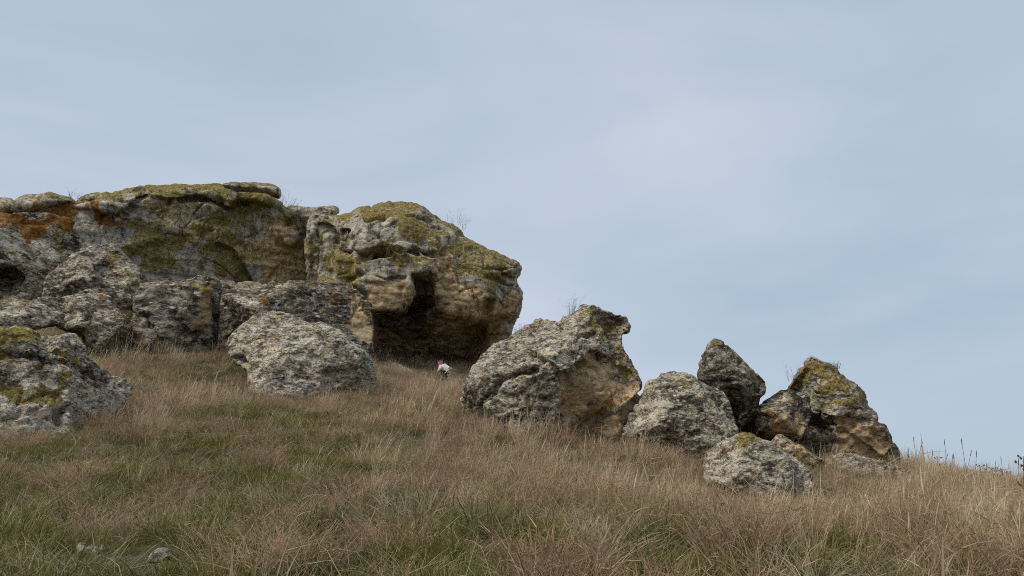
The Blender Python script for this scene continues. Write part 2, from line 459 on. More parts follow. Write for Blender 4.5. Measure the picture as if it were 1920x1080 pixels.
def remesh(V, Fc, vox):
    me = bpy.data.meshes.new('tmp'); me.from_pydata(V.tolist(), [], Fc); me.update()
    ob = bpy.data.objects.new('tmp', me); COL.objects.link(ob)
    md = ob.modifiers.new('r', 'REMESH'); md.mode = 'VOXEL'; md.voxel_size = vox; md.use_smooth_shade = True
    sm = ob.modifiers.new('s', 'SMOOTH'); sm.factor = 0.5; sm.iterations = 2
    dg = bpy.context.evaluated_depsgraph_get(); ev = ob.evaluated_get(dg)
    out = bpy.data.meshes.new_from_object(ev)
    bpy.data.objects.remove(ob); bpy.data.meshes.remove(me)
    return out
def get_vn(me):
    n = len(me.vertices)
    v = np.empty(n * 3, np.float32); me.vertices.foreach_get('co', v)
    nn = np.empty(n * 3, np.float32); me.vertex_normals.foreach_get('vector', nn)
    return v.reshape(-1, 3).astype(float), nn.reshape(-1, 3).astype(float)
def rock(name, outline, D, T, Tb=None, Rr=None, vox=0.035, feats=(), cracks=(), masks=(), lean=0.0, facets=9, seed=1,
         big=0.06, mid=0.03, crust=0.02, strata=0.0, scale=1.0, tex=None, jt=0.06, base=None, moss_top=0.0, flake=(0.5, 1.0), parent=None, power=2.7, res=120, grain=(0.4, 0.0, 0.5)):
    fr = frame_of(outline, D); C, u, v, w, _ = fr
    uvp = to_uv(fr, outline); size = (uvp.max(0) - uvp.min(0)).min()
    Tb = Tb or T; Rr = Rr or size * 0.45
    V, Fc = solid(fr, outline, T, Tb, Rr, feats, lean, facets, seed, res, power)
    me = remesh(V, Fc, vox)
    X, N = get_vn(me)
    s = seed * 13
    soft_k = np.zeros(len(X))
    _uv0 = np.stack([(X - C) @ u, (X - C) @ v], -1)
    for mk in masks:                      # bare broken stone is smoother than lichen crust
        if mk['k'] in ('tan', 'wall'):
            if 'all' in mk: soft_k = np.maximum(soft_k, mk['all'] * (1.0 if mk['k'] == 'tan' else 0.5))
            elif 'p' in mk: soft_k = np.maximum(soft_k, sstep(-0.1, 0.1, sdf(_uv0, to_uv(fr, mk['p'], mk.get('w0', 0.7 * T)))))
    kc = crust * (1 - 0.6 * soft_k)
    # lumps, ledges and knobbly crust along the normal
    disp = big * size * 0.45 * fbm(X / (size * 0.45), 2, s)
    disp += mid * 0.5 * fbm(X / 0.7, 3, s + 3, 0.5, True)
    wx = X + 0.12 * np.stack([perlin(X / 0.4, s + 5), perlin(X / 0.4, s + 6), perlin(X / 0.4, s + 7)], -1)
    wb_ = X + 0.22 * np.stack([perlin(X / 0.8, s + 60), perlin(X / 0.8, s + 61), perlin(X / 0.8, s + 62)], -1) + 0.06 * np.stack([perlin(X / 0.2, s + 63), perlin(X / 0.2, s + 64), perlin(X / 0.2, s + 65)], -1)
    disp += mid * 0.9 * blocky(wb_ * np.array([1, 1, 1.4]) / (0.95 * scale), s + 66) + mid * 0.4 * blocky(wb_ * np.array([1, 1, 1.3]) / (0.36 * scale), s + 67)
    M = np.array(Matrix.Rotation(grain[0], 3, 'Y') @ Matrix.Rotation(grain[1], 3, 'X'))
    fl = (wx @ M.T) * np.array([flake[0], flake[0], flake[1]])
    f1, f2 = worley(fl / (0.22 * scale), s + 9)
    disp += kc * 0.38 * (np.clip((f2 - f1) * 2.6, 0, 1) - 0.6)
    disp += kc * 0.4 * fbm(fl / (0.14 * scale), 2, s + 15, 0.5)
    if strata:
        zz = X @ np.array([0.10, 0.0, 1.0]) + 0.5 * perlin(X / 2.5, s + 20)
        bands = perlin(np.stack([zz * 1.7, X[:, 0] * 0.07, X[:, 1] * 0.07], -1), s + 21) + 0.5 * perlin(np.stack([zz * 4.1, X[:, 0] * 0.15, X[:, 1] * 0.15], -1), s + 22)
        disp += strata * 0.6 * np.tanh(bands * 5)
    # fracture lines: bedding joints and cross cracks
    wc = X + 0.5 * scale * np.stack([perlin(X / (1.3 * scale), s + 80), perlin(X / (1.3 * scale), s + 81), perlin(X / (1.3 * scale), s + 82)], -1)
    for q_, (fx, fz, dp_) in enumerate(((0.42, 1.5, 1.0), (0.9, 0.55, 0.7), (1.6, 3.2, 0.45))):
        n_ = perlin(wc * np.array([fx, fx, fz]) / scale + 31.7 * q_, s + 84 + q_)
        gate = sstep(-0.05, 0.25, perlin(X * 0.7 / scale + 5.1 * q_, s + 88 + q_))
        disp -= jt * dp_ * np.exp(-(n_ / 0.035) ** 2) * gate
    # sharp-edged chips and pits
    rd = np.abs(perlin(wx / (0.30 * scale), s + 92)) + 0.5 * np.abs(perlin(wx / (0.15 * scale), s + 93))
    disp += kc * 1.2 * (rd - 0.25)
    disp -= disp.mean()
    rel = X - C; ww = rel @ w
    front = sstep(-0.25, 0.15, N @ w)
    UV = np.stack([rel @ u, rel @ v], -1)
    jig = np.stack([perlin(X / 0.35, s + 30), perlin(X / 0.35, s + 31)], -1) * 0.16 + np.stack([perlin(X / 0.12, s + 32), perlin(X / 0.12, s + 33)], -1) * 0.05
    for ck in cracks:
        q = to_uv(fr, ck['p'], ck.get('w0', 0.75 * T))
        dd, _n2 = seg_dist(UV + jig * ck.get('jig', 0.6), q, False)
        wd = ck.get('wd', 0.06) * (0.55 + 0.9 * np.clip(perlin(X / 0.8, s + 40) + 0.5, 0, 1))
        disp -= ck.get('dp', 0.15) * np.exp(-(dd / wd) ** 2) * front
    X2 = X + N * disp[:, None]
    A = {k: np.zeros(len(X)) for k in ('a_tan', 'a_moss', 'a_orange', 'a_dark', 'a_wall', 'a_spots')}
    A['a_pale'] = np.full(len(X), 0.5)
    A['a_scale'] = np.full(len(X), 1.0 / (tex or scale * 0.85))
    wob = np.stack([fbm(X / (0.9 * scale), 3, s + 50), fbm(X / (0.9 * scale), 3, s + 53)], -1) * 0.55 * scale
    for mk in masks:
        k = 'a_' + mk['k']
        if 'all' in mk: A[k] = np.maximum(A[k], mk['all']) if k != 'a_pale' else np.full(len(X), mk['all']); continue
        w0 = mk.get('w0', 0.7 * T)
        val = mk.get('s', 1.0)
        if 'e' in mk:
            for (cx, cy, rx, ry) in mk['e']:
                q = to_uv(fr, [(cx, cy), (cx + rx, cy), (cx, cy + ry)], w0)
                e = np.sqrt((((UV + wob - q[0]) / np.array([max(abs(q[1, 0] - q[0, 0]), 1e-3), max(abs(q[2, 1] - q[0, 1]), 1e-3)])) ** 2).sum(-1))
                g = val * sstep(1.25, 0.6, e)
                if k == 'a_pale': A[k] = A[k] + g
                else: A[k] = np.maximum(A[k], g)
        else:
            q = to_uv(fr, mk['p'], w0)
            sd = sdf(UV + wob * mk.get('wob', 0.35), q); so = mk.get('soft', 0.25)
            g = val * sstep(-so, so, sd)
            if k == 'a_pale': A[k] = A[k] + g
            elif val < 0: A[k] = np.clip(A[k] + g, 0, 1)
            else: A[k] = np.maximum(A[k], g)
    if moss_top:
        A['a_moss'] = np.maximum(A['a_moss'], moss_top * sstep(0.35, 0.9, N[:, 2]))
    org = X2.min(0); o = np.array([C[0], C[1], org[2]]) if base is None else np.array(base)
    X3 = (X2 - o).astype(np.float32)
    me.vertices.foreach_set('co', X3.ravel()); me.update()
    me.polygons.foreach_set('use_smooth', [True] * len(me.polygons))
    for k, a in A.items(): set_attr(me, k, a)
    me.name = name
    ob = link(name, me, ROCK)
    if parent is not None:
        ob.parent = parent; ob.location = Vector(o) - parent.location
    else: ob.location = o
    return ob
def E(k, *e, s=1.0, **kw): return dict(k=k, e=list(e), s=s, **kw)
def PM(k, p, s=1.0, **kw): return dict(k=k, p=p, s=s, **kw)

# --- the big outcrop: one thing of several rock masses
outcrop = bpy.data.objects.new('rock_outcrop', None); COL.objects.link(outcrop)
outcrop.location = (-8.0, 41.0, float(terrain([-8.0], [41.0])[0]))
tag(outcrop, 'long weathered limestone outcrop with mossy cliff wall and a dark cave under its overhang', 'cliff')
bpy.context.view_layer.update()
Z2 = lambda p: Zm(0, 330, 4.697, p)
Z3 = lambda p: Zm(260, 320, 4.5, p)
Z4 = lambda p: Zm(560, 360, 5.4, p)
Z5 = lambda p: Zm(680, 460, 4.153, p)
wall_out = [(-420,430),(-250,395),(-90,380),(0,382),(40,377),(90,374),(140,376),(165,366),(190,356),(215,352),(235,345),(262,337),(290,335),(310,338),(345,337),(365,340),(420,345),(450,343),(490,346),(512,352),(520,366),(530,374),(545,388),(565,400),(583,418),(592,440),(594,470),(594,640),(500,690),(200,700),(-420,720)]
rock('cliff_wall', wall_out, 43.5, 2.2, 6.0, 2.6, vox=0.056, facets=0, seed=3, big=0.05, mid=0.17, crust=0.045, strata=0.10, scale=2.1, tex=1.0, jt=0.22, parent=outcrop, res=220, lean=-0.12, flake=(0.6, 1.0),
  feats=[dict(p=[(411,462),(438,473),(471,531),(480,640),(380,640),(250,600),(240,470),(330,440)], dw=-0.45, soft=0.6),
         dict(p=[(535,430),(550,428),(566,440),(570,455),(555,462),(535,452)], dw=0.45, soft=0.5),
         dict(p=[(150,470),(215,455),(300,440),(420,440),(470,520),(470,640),(150,640)], dw=0.35, soft=1.2),
         dict(p=[(-420,380),(140,385),(213,409),(238,398),(255,377),(270,362),(322,375),(367,368),(402,371),(424,388),(438,391),(449,380),(469,377),(540,392),(540,320),(-420,320)], dw=0.42, soft=0.25, w0=1.2)],
  cracks=[dict(p=[(322,375),(367,368),(402,371),(424,388),(438,391),(449,380),(469,377)], dp=0.55, wd=0.13),
          dict(p=[(213,409),(238,398),(255,377),(270,362)], dp=0.6, wd=0.14),
          dict(p=[(411,462),(438,473),(455,500),(471,531)], dp=0.5, wd=0.12),
          dict(p=[(465,445),(480,440),(495,432)], dp=0.18, wd=0.07), dict(p=[(508,468),(518,478),(530,474)], dp=0.18, wd=0.07),
          dict(p=[(330,480),(326,500),(334,515)], dp=0.15, wd=0.07), dict(p=[(310,440),(345,442),(375,440),(400,430)], dp=0.15, wd=0.1)],
  moss_top=0.95,
  masks=[dict(k='wall', all=0.72), dict(k='pale', all=0.5), dict(k='moss', all=0.24),
    E('moss', (315,352,60,14),(410,355,80,14),(500,372,45,30),(270,440,45,25),(290,465,60,22),(335,460,30,28),(400,420,28,40),(460,395,60,20),(430,458,32,18),(560,410,30,30),(590,450,9,40),(560,470,40,18),(310,500,35,14),(440,505,16,26),(455,525,14,22),(250,425,40,14), s=0.82),
    E('moss', (400,400,150,55),(560,500,40,50),(300,450,90,40),(440,480,60,40), s=0.5),
    E('orange', (165,393,60,18),(60,405,110,18),(-60,410,90,20), s=1.0),
    E('tan', (372,432,40,14),(350,445,46,10),(545,445,28,18),(520,485,62,42),(540,510,50,26),(303,372,10,8),(265,383,10,7),(520,440,34,28),(470,480,34,28), s=0.7),
    E('orange', (546,445,18,12), s=0.4),
    E('dark', (360,400,50,22),(345,410,22,18),(405,480,26,40),(420,520,30,20),(195,395,20,10), s=0.38)])
# upper slab at the left with the shadow gap beneath
rock('upper_slab', [(-420,400),(-200,382),(0,375),(16,373),(28,379),(45,370),(62,366),(95,362),(122,364),(140,371),(150,376),(185,366),(200,372),(178,377),(149,381),(111,387),(89,394),(66,396),(0,404),(-300,424)], 42.2, 1.6, 3.0, 0.9, vox=0.075, facets=0, seed=5, big=0.10, mid=0.10, crust=0.05, strata=0.05, scale=2.0, tex=1.2, parent=outcrop, res=200, lean=-0.6,
  moss_top=0.6, masks=[dict(k='wall', all=0.8), E('orange', (0,392,40,10),(150,374,30,6), s=0.7), E('moss', (60,375,80,8), s=0.6), E('dark', (90,380,80,10), s=0.35)])
rock('capstone', [(416,348),(420,344),(436,341),(452,342),(480,342),(500,343),(516,347),(524,354),(527,364),(524,374),(515,371),(500,362),(470,361),(440,358)], 42.0, 1.0, 1.6, 0.55, vox=0.06, facets=0, seed=6, big=0.08, mid=0.08, crust=0.04, scale=1.8, tex=1.1, parent=outcrop,
  moss_top=0.95, masks=[dict(k='wall', all=0.7), E('moss', (470,350,60,10), s=0.62), E('dark', (515,360,14,12), s=0.6), E('orange', (515,366,12,8), s=0.4)])
rock('rear_ledge', [(538,388),(560,385),(575,389),(590,390),(602,387),(620,386),(633,390),(635,399),(628,404),(640,412),(640,440),(560,440),(545,400)], 44.0, 1.2, 2.0, 0.7, vox=0.07, facets=0, seed=7, big=0.08, mid=0.1, crust=0.05, scale=1.8, tex=1.1, strata=0.08, parent=outcrop,
  moss_top=0.5, masks=[dict(k='wall', all=0.8), E('orange', (575,398,30,8), s=0.5), E('dark', (610,394,30,8), s=0.5)])
over_out = [(578,430),(584,412),(600,404),(640,402),(655,401),(675,389),(700,386),(718,381),(735,377),(760,378),(778,383),(795,388),(803,397),(822,412),(845,420),(862,430),(868,444),(890,458),(915,468),(945,483),(963,490),(973,499),(973,514),(969,524),(976,545),(979,560),(973,585),(961,610),(950,633),(936,655),(918,688),(890,725),(700,735),(640,720),(585,660),(578,520)]
rock('cave_overhang', over_out, 40.0, 3.4, 5.5, 4.4, vox=0.052, facets=0, seed=4, big=0.03, mid=0.12, crust=0.04, strata=0.05, scale=1.9, tex=1.0, jt=0.2, parent=outcrop, res=230, flake=(0.6, 1.0), power=2.0,
  feats=[
    # undercut of the whole mass: recedes towards the ground
    dict(p=Z5([(60,560),(85,533),(150,520),(250,540),(320,520),(350,440),(390,400),(480,430),(640,540),(720,562),(880,580),(960,585),(1060,570),(1160,560),(1260,560),(1260,1150),(60,1150)]), ramp=Z5([(620,470),(560,1000)]), dw=(-0.8,-3.5), pow=0.8, soft=0.5, w0=2.6),
    dict(p=Z5([(300,560),(330,520),(395,370),(380,235),(470,250),(540,275),(560,330),(600,450),(500,520)]), dw=-1.7, soft=0.25, w0=2.6),
    dict(p=Z5([(60,560),(150,530),(250,550),(330,540),(480,560),(560,640),(500,760),(470,1000),(60,1000)]), dw=-0.9, soft=0.4, w0=1.5),
    dict(p=Z5([(470,960),(500,800),(515,745),(600,690),(760,640),(900,600),(960,640),(960,740),(900,840),(860,1000)]), dw=-1.5, soft=0.5, w0=0.5),
    dict(p=Z5([(895,575),(905,490),(950,420),(1005,420),(1010,480),(985,560),(930,600)]), dw=-0.9, soft=0.45, w0=2.4),
    # the jutting brow and the block under the crack
    dict(p=Z5([(-60,110),(120,85),(250,95),(330,60),(540,80),(575,170),(570,230),(520,215),(385,240),(390,380),(320,520),(250,535),(150,515),(85,530),(60,380),(-80,300)]), dw=0.8, soft=0.22, w0=2.6),
    dict(p=Z4([(530,500),(520,605),(640,672),(760,650),(840,650),(1000,680),(1050,640),(1150,620),(1350,645),(1440,630),(1400,440),(1200,250),(900,170),(600,220)]), dw=0.7, soft=0.25, w0=2.5),
    # smooth panel below the arch
    dict(p=Z4([(165,330),(200,310),(270,312),(330,345),(380,400),(400,450),(395,900),(165,900)]), dw=-0.9, soft=0.2, w0=1.4),
    dict(p=Z4([(450,390),(515,395),(505,430),(490,475),(465,440)]), dw=-1.6, soft=0.22, w0=1.8),
    dict(p=Z4([(1370,360),(1430,345),(1510,385),(1515,420),(1450,425),(1395,410)]), dw=-0.5, soft=0.35, w0=2.0),
    dict(p=Z5([(960,260),(1015,330),(1030,420),(1010,520),(960,590),(1240,600),(1240,380),(1180,240),(1080,180)]), dw=-0.5, soft=0.8, w0=1.8)],
  cracks=[dict(p=Z4([(410,585),(520,605),(640,660),(760,622),(900,572)]), dp=0.7, wd=0.13, w0=2.5),
          dict(p=Z4([(760,640),(840,625),(1000,668),(1050,620),(1150,600),(1350,632),(1450,630)]), dp=0.7, wd=0.13, w0=2.7),
          dict(p=Z4([(690,280),(760,270),(850,265)]), dp=0.5, wd=0.12, w0=1.5), dict(p=Z4([(1110,250),(1180,245),(1260,270),(1330,320)]), dp=0.25, wd=0.1, w0=1.6),
          dict(p=Z4([(170,320),(270,308),(370,370),(402,440),(390,520)]), dp=0.5, wd=0.13, w0=1.6), dict(p=Z4([(160,330),(165,430),(150,560),(165,680),(155,900)]), dp=0.6, wd=0.14, w0=1.2),
          dict(p=Z4([(510,890),(580,870),(650,845)]), dp=0.3, wd=0.12, w0=2.2), dict(p=Z4([(820,880),(960,880),(1080,870)]), dp=0.18, wd=0.06, w0=2.6),
          dict(p=Z5([(830,440),(870,410),(910,380)]), dp=0.15, wd=0.06, w0=2.6), dict(p=Z5([(1080,240),(1180,260),(1200,300),(1190,330)]), dp=0.3, wd=0.1, w0=0.8),
          dict(p=Z5([(560,160),(580,200),(560,240)]), dp=0.25, wd=0.07, w0=2.8)],
  moss_top=0.95,
  masks=[dict(k='wall', all=0.72), dict(k='moss', all=0.14),
    E('moss', (735,392,75,14),(765,415,30,34),(790,425,34,36),(800,450,22,30),(848,470,16,40),(870,475,26,40),(900,500,30,34),(930,510,30,26),(650,500,36,46),(660,530,22,14),(735,490,40,10),(785,488,24,8),(870,440,30,26),(700,495,36,24),(635,470,10,60),(585,470,10,60), s=0.7),
    E('moss', (900,485,70,34), s=0.55),
    PM('tan', Z5([(85,270),(380,250),(390,400),(320,530),(80,530),(20,400)]), s=0.85, soft=0.5, w0=2.8),
    PM('tan', Z5([(540,60),(640,60),(720,170),(790,330),(940,330),(1010,420),(1060,480),(1200,330),(1245,420),(1190,560),(1120,700),(900,640),(700,600),(480,440),(540,270)]), s=1.15, soft=0.4, w0=2.6),
    PM('tan', Z5([(290,80),(540,80),(570,200),(400,250),(300,180)]), s=0.5, soft=0.3, w0=2.9),
    PM('tan', Z5([(60,560),(900,600),(1100,600),(1050,760),(900,960),(60,960)]), s=0.75, soft=0.4, w0=0.0),
    E('orange', (828,478,8,16),(838,515,10,14),(885,560,26,14),(915,545,12,18),(870,590,30,8),(972,555,8,26), s=0.62),
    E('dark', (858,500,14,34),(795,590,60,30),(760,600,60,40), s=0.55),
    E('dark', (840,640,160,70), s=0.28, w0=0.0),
    E('dark', (715,415,60,20),(700,440,60,30), s=0.3), E('pale', (612,500,16,40),(740,450,70,24), s=0.25)])
# orange-topped buttress at the left, hollow beneath
rock('buttress', [(-200,430),(-80,405),(0,398),(55,393),(95,397),(125,405),(142,418),(154,440),(156,470),(150,500),(125,545),(90,570),(20,575),(-200,590)], 36.5, 1.5, 4.0, 1.7, vox=0.06, facets=7, seed=8, big=0.08, mid=0.09, crust=0.05, scale=1.5, parent=outcrop, res=150, lean=-0.2,
  feats=[dict(p=Z2([(-60,830),(0,812),(75,812),(110,840),(150,875),(200,905),(185,935),(130,960),(100,1020),(-60,1020)]), dw=-1.8, soft=0.35, w0=1.2)],
  cracks=[dict(p=Z2([(240,620),(290,670),(330,730)]), dp=0.25, wd=0.08), dict(p=Z2([(720,560),(715,480),(700,420)]), dp=0.3, wd=0.12), dict(p=Z2([(400,740),(440,800)]), dp=0.15, wd=0.06)],
  moss_top=0.3,
  masks=[E('orange', (40,405,120,20),(75,436,36,16),(130,402,30,20),(-80,415,80,24), s=1.0), E('pale', (60,460,90,40), s=0.3), E('moss', (140,445,16,20),(143,470,12,14), s=0.6), E('tan', (40,510,40,10), s=0.5), dict(k='spots', all=0.4)])
rock('rubble_bench', [(-250,575),(-40,570),(60,556),(120,535),(200,530),(260,535),(420,530),(520,530),(640,540),(690,560),(700,640),(690,720),(300,700),(-250,680)], 34.0, 1.6, 4.0, 1.4, vox=0.07, facets=0, seed=9, big=0.06, mid=0.25, crust=0.06, strata=0.06, scale=1.6, tex=1.0, jt=0.15, parent=outcrop, res=170, lean=-0.25, moss_top=0.4,
  masks=[dict(k='wall', all=0.5), dict(k='moss', all=0.25), dict(k='pale', all=0.42), dict(k='spots', all=0.4)])
# --- boulders (each one a thing)
def boulder(label, *a, name='boulder', **k):
    o = rock(name, *a, **k); tag(o, label, 'boulder'); return o
boulder('grey flaky boulder leaning on the cliff wall beside the orange-topped buttress',
  [(74,560),(88,520),(105,500),(130,480),(155,468),(185,456),(212,457),(235,473),(258,500),(276,525),(292,545),(292,590),(170,595),(90,590)], 33.5, 1.4, 2.0, vox=0.05, seed=11, scale=1.3, crust=0.05, mid=0.06, big=0.08, lean=-0.35, flake=(0.4,1.1), grain=(-0.7,0,0),
  feats=[dict(p=Zm(0,330,4.697,[(850,810),(920,770),(1000,800),(1090,900),(1080,1000),(950,990),(900,880)]), dw=-0.35, soft=0.3)],
  cracks=[dict(p=[(180,500),(195,515),(190,530)], dp=0.15)],
  masks=[E('moss', (222,470,24,16),(252,535,20,22),(195,497,16,10), s=0.68), E('orange', (201,472,7,14),(275,525,18,8), s=0.75), E('tan', (215,515,20,12), s=0.55), E('dark', (240,495,26,26), s=0.4), dict(k='spots', all=0.3), dict(k='pale', all=0.5), dict(k='moss', all=0.2), dict(k='wall', all=0.4)])
boulder('grey boulder with yellow lichen on its right corner, low beside the left boulders',
  [(96,590),(103,558),(137,548),(161,539),(204,541),(233,547),(250,553),(249,572),(250,590),(255,613),(260,635),(260,680),(180,690),(165,650),(150,630),(125,622),(105,610)], 27.5, 1.2, 1.6, vox=0.045, seed=12, scale=1.2, crust=0.045, mid=0.06, big=0.08, lean=-0.3,
  feats=[dict(p=[(125,616),(132,606),(166,596),(210,598),(262,606),(266,690),(120,690)], dw=0.3, soft=0.25)],
  cracks=[dict(p=[(166,594),(190,602),(215,606),(240,608)], dp=0.22, wd=0.06), dict(p=[(165,575),(172,590),(160,598)], dp=0.15)],
  masks=[E('orange', (208,562,8,5),(190,576,6,5), s=0.8), E('moss', (243,622,16,18),(165,625,8,14), s=0.75), E('tan', (235,640,26,16),(190,640,26,14), s=0.45), dict(k='spots', all=0.9), dict(k='pale', all=0.48), dict(k='moss', all=0.22), dict(k='wall', all=0.3)])
boulder('low flat grey slab lying in the dry grass',
  [(-80,596),(0,584),(40,580),(75,569),(104,566),(125,588),(130,606),(60,618),(-80,625)], 27.0, 0.7, 1.2, vox=0.045, seed=13, scale=1.2, crust=0.035, mid=0.05, lean=-0.8, facets=5,
  masks=[dict(k='pale', all=0.62), dict(k='spots', all=0.3)])
boulder('dark squarish boulder with a mossy right shoulder under the cliff wall',
  [(243,640),(246,572),(252,548),(262,532),(277,528),(325,524),(359,520),(371,514),(397,518),(411,523),(420,545),(423,572),(423,600),(418,630),(412,650),(400,670),(270,670)], 27.8, 1.2, 1.8, vox=0.045, seed=14, scale=1.2, crust=0.045, mid=0.06, big=0.07, lean=-0.12, power=3.0, facets=6,
  cracks=[dict(p=[(262,590),(275,600),(285,615)], dp=0.2)],
  masks=[E('moss', (378,518,18,7),(405,540,12,24), s=0.85), E('orange', (383,518,16,5),(293,578,8,5), s=0.6), E('tan', (400,585,20,26),(385,600,20,14), s=0.62), E('dark', (280,585,24,30),(310,545,40,14), s=0.35), dict(k='spots', all=0.5), dict(k='pale', all=0.40), dict(k='moss', all=0.24), dict(k='wall', all=0.45)])
boulder('long dark boulder with a bare tan right end behind the pale lichen boulder',
  [(405,650),(410,579),(415,546),(448,541),(479,536),(508,526),(535,523),(578,525),(600,529),(617,535),(641,535),(665,540),(684,553),(697,570),(701,591),(702,620),(697,645),(688,680),(640,710),(430,700)], 27.0, 1.5, 2.0, vox=0.045, seed=15, scale=1.2, crust=0.05, mid=0.07, big=0.06, lean=-0.1, power=2.6, facets=6, Rr=1.3,
  cracks=[dict(p=[(671,548),(676,565),(670,580)], dp=0.2, wd=0.06)],
  masks=[PM('tan', Zm(400,500,4.153,[(1000,480),(1060,330),(1100,210),(1140,190),(1170,330),(1230,420),(1255,500),(1220,640),(1150,600),(1060,520)]), s=0.95, soft=0.12), E('orange', (508,562,12,12),(590,526,40,5),(618,545,8,14),(486,547,10,6), s=0.75), E('moss', (680,545,18,10),(655,575,8,40),(690,590,8,30), s=0.55),
         E('dark', (600,555,80,26),(550,550,60,16), s=0.42), dict(k='spots', all=0.4), dict(k='pale', all=0.36), dict(k='moss', all=0.15), E('pale', (455,575,36,22), s=0.3), E('tan', (590,570,22,6), s=0.5)])
boulder('broad pale grey lichen-crusted boulder sloping down into the grass before the dark boulder',
  [(418,645),(422,630),(432,616),(453,601),(484,583),(508,581),(535,583),(564,590),(583,599),(600,598),(641,618),(665,640),(689,656),(703,673),(708,690),(707,714),(702,745),(660,775),(540,775),(480,765),(462,730),(459,697),(436,680),(422,664)], 22.0, 1.5, 1.8, vox=0.036, seed=16, scale=0.95, crust=0.045, mid=0.05, big=0.05, lean=-0.45, facets=8, flake=(0.45,1.1), grain=(-0.5,0,0),
  feats=[dict(p=Zm(400,500,4.153,[(860,830),(1000,800),(1290,800),(1290,1100),(900,1100)]), dw=-0.25, soft=0.25)],
  cracks=[dict(p=Zm(400,500,4.153,[(790,415),(830,460),(860,540),(900,560)]), dp=0.22, wd=0.06), dict(p=Zm(400,500,4.153,[(140,700),(220,750),(300,770)]), dp=0.25, wd=0.08)],
  masks=[dict(k='pale', all=0.72), dict(k='spots', all=1.0), E('orange', (515,585,5,3),(555,676,5,3), s=0.8), E('dark', (675,705,40,14), s=0.4)])
boulder('furrowed boulder of yellow, grey and black lichen at the left edge of the slope',
  [(-240,760),(-170,650),(-100,618),(0,606),(58,606),(72,614),(88,632),(105,627),(140,622),(158,634),(172,662),(185,680),(205,692),(218,704),(240,712),(250,725),(253,735),(244,748),(222,775),(205,812),(150,835),(100,840),(0,855),(-180,860)], 16.0, 1.3, 1.6, vox=0.028, seed=17, scale=0.75, crust=0.05, mid=0.08, big=0.06, lean=-0.45, facets=8, flake=(0.3,1.1), grain=(-0.75,0,0), res=150,
  cracks=[dict(p=Zm(0,560,4.154,[(300,400),(420,470),(560,520),(700,600),(830,690)]), dp=0.12, wd=0.05), dict(p=Zm(0,560,4.154,[(350,330),(480,400),(620,500),(760,590),(900,650)]), dp=0.12, wd=0.05), dict(p=Zm(0,560,4.154,[(440,940),(470,880),(540,850)]), dp=0.3, wd=0.10), dict(p=Zm(0,560,4.154,[(0,420),(120,400),(260,440)]), dp=0.12, wd=0.05)],
  masks=[dict(k='pale', all=0.55), E('orange', (15,605,26,5),(60,618,20,9),(75,625,10,14),(18,632,22,8),(105,655,14,6),(165,685,14,9),(150,704,14,9),(220,722,14,7),(185,700,20,8),(120,680,24,8), s=0.72), E('moss', (55,612,30,10),(75,632,12,16),(70,690,22,12),(5,710,20,36),(95,725,50,12),(110,735,40,8),(115,660,16,10),(160,690,18,12),(20,620,50,16),(40,740,60,12), s=0.85),
         PM('pale', [(-100,730),(60,690),(130,700),(250,720),(250,830),(-100,830)], s=0.35, soft=0.3), E('dark', (40,665,60,20),(150,672,40,22),(115,690,30,14), s=0.36), E('tan', (90,785,40,18),(150,785,16,8), s=0.55), dict(k='spots', all=0.7)])
Z9 = lambda p: Zm(840, 540, 3.375, p)
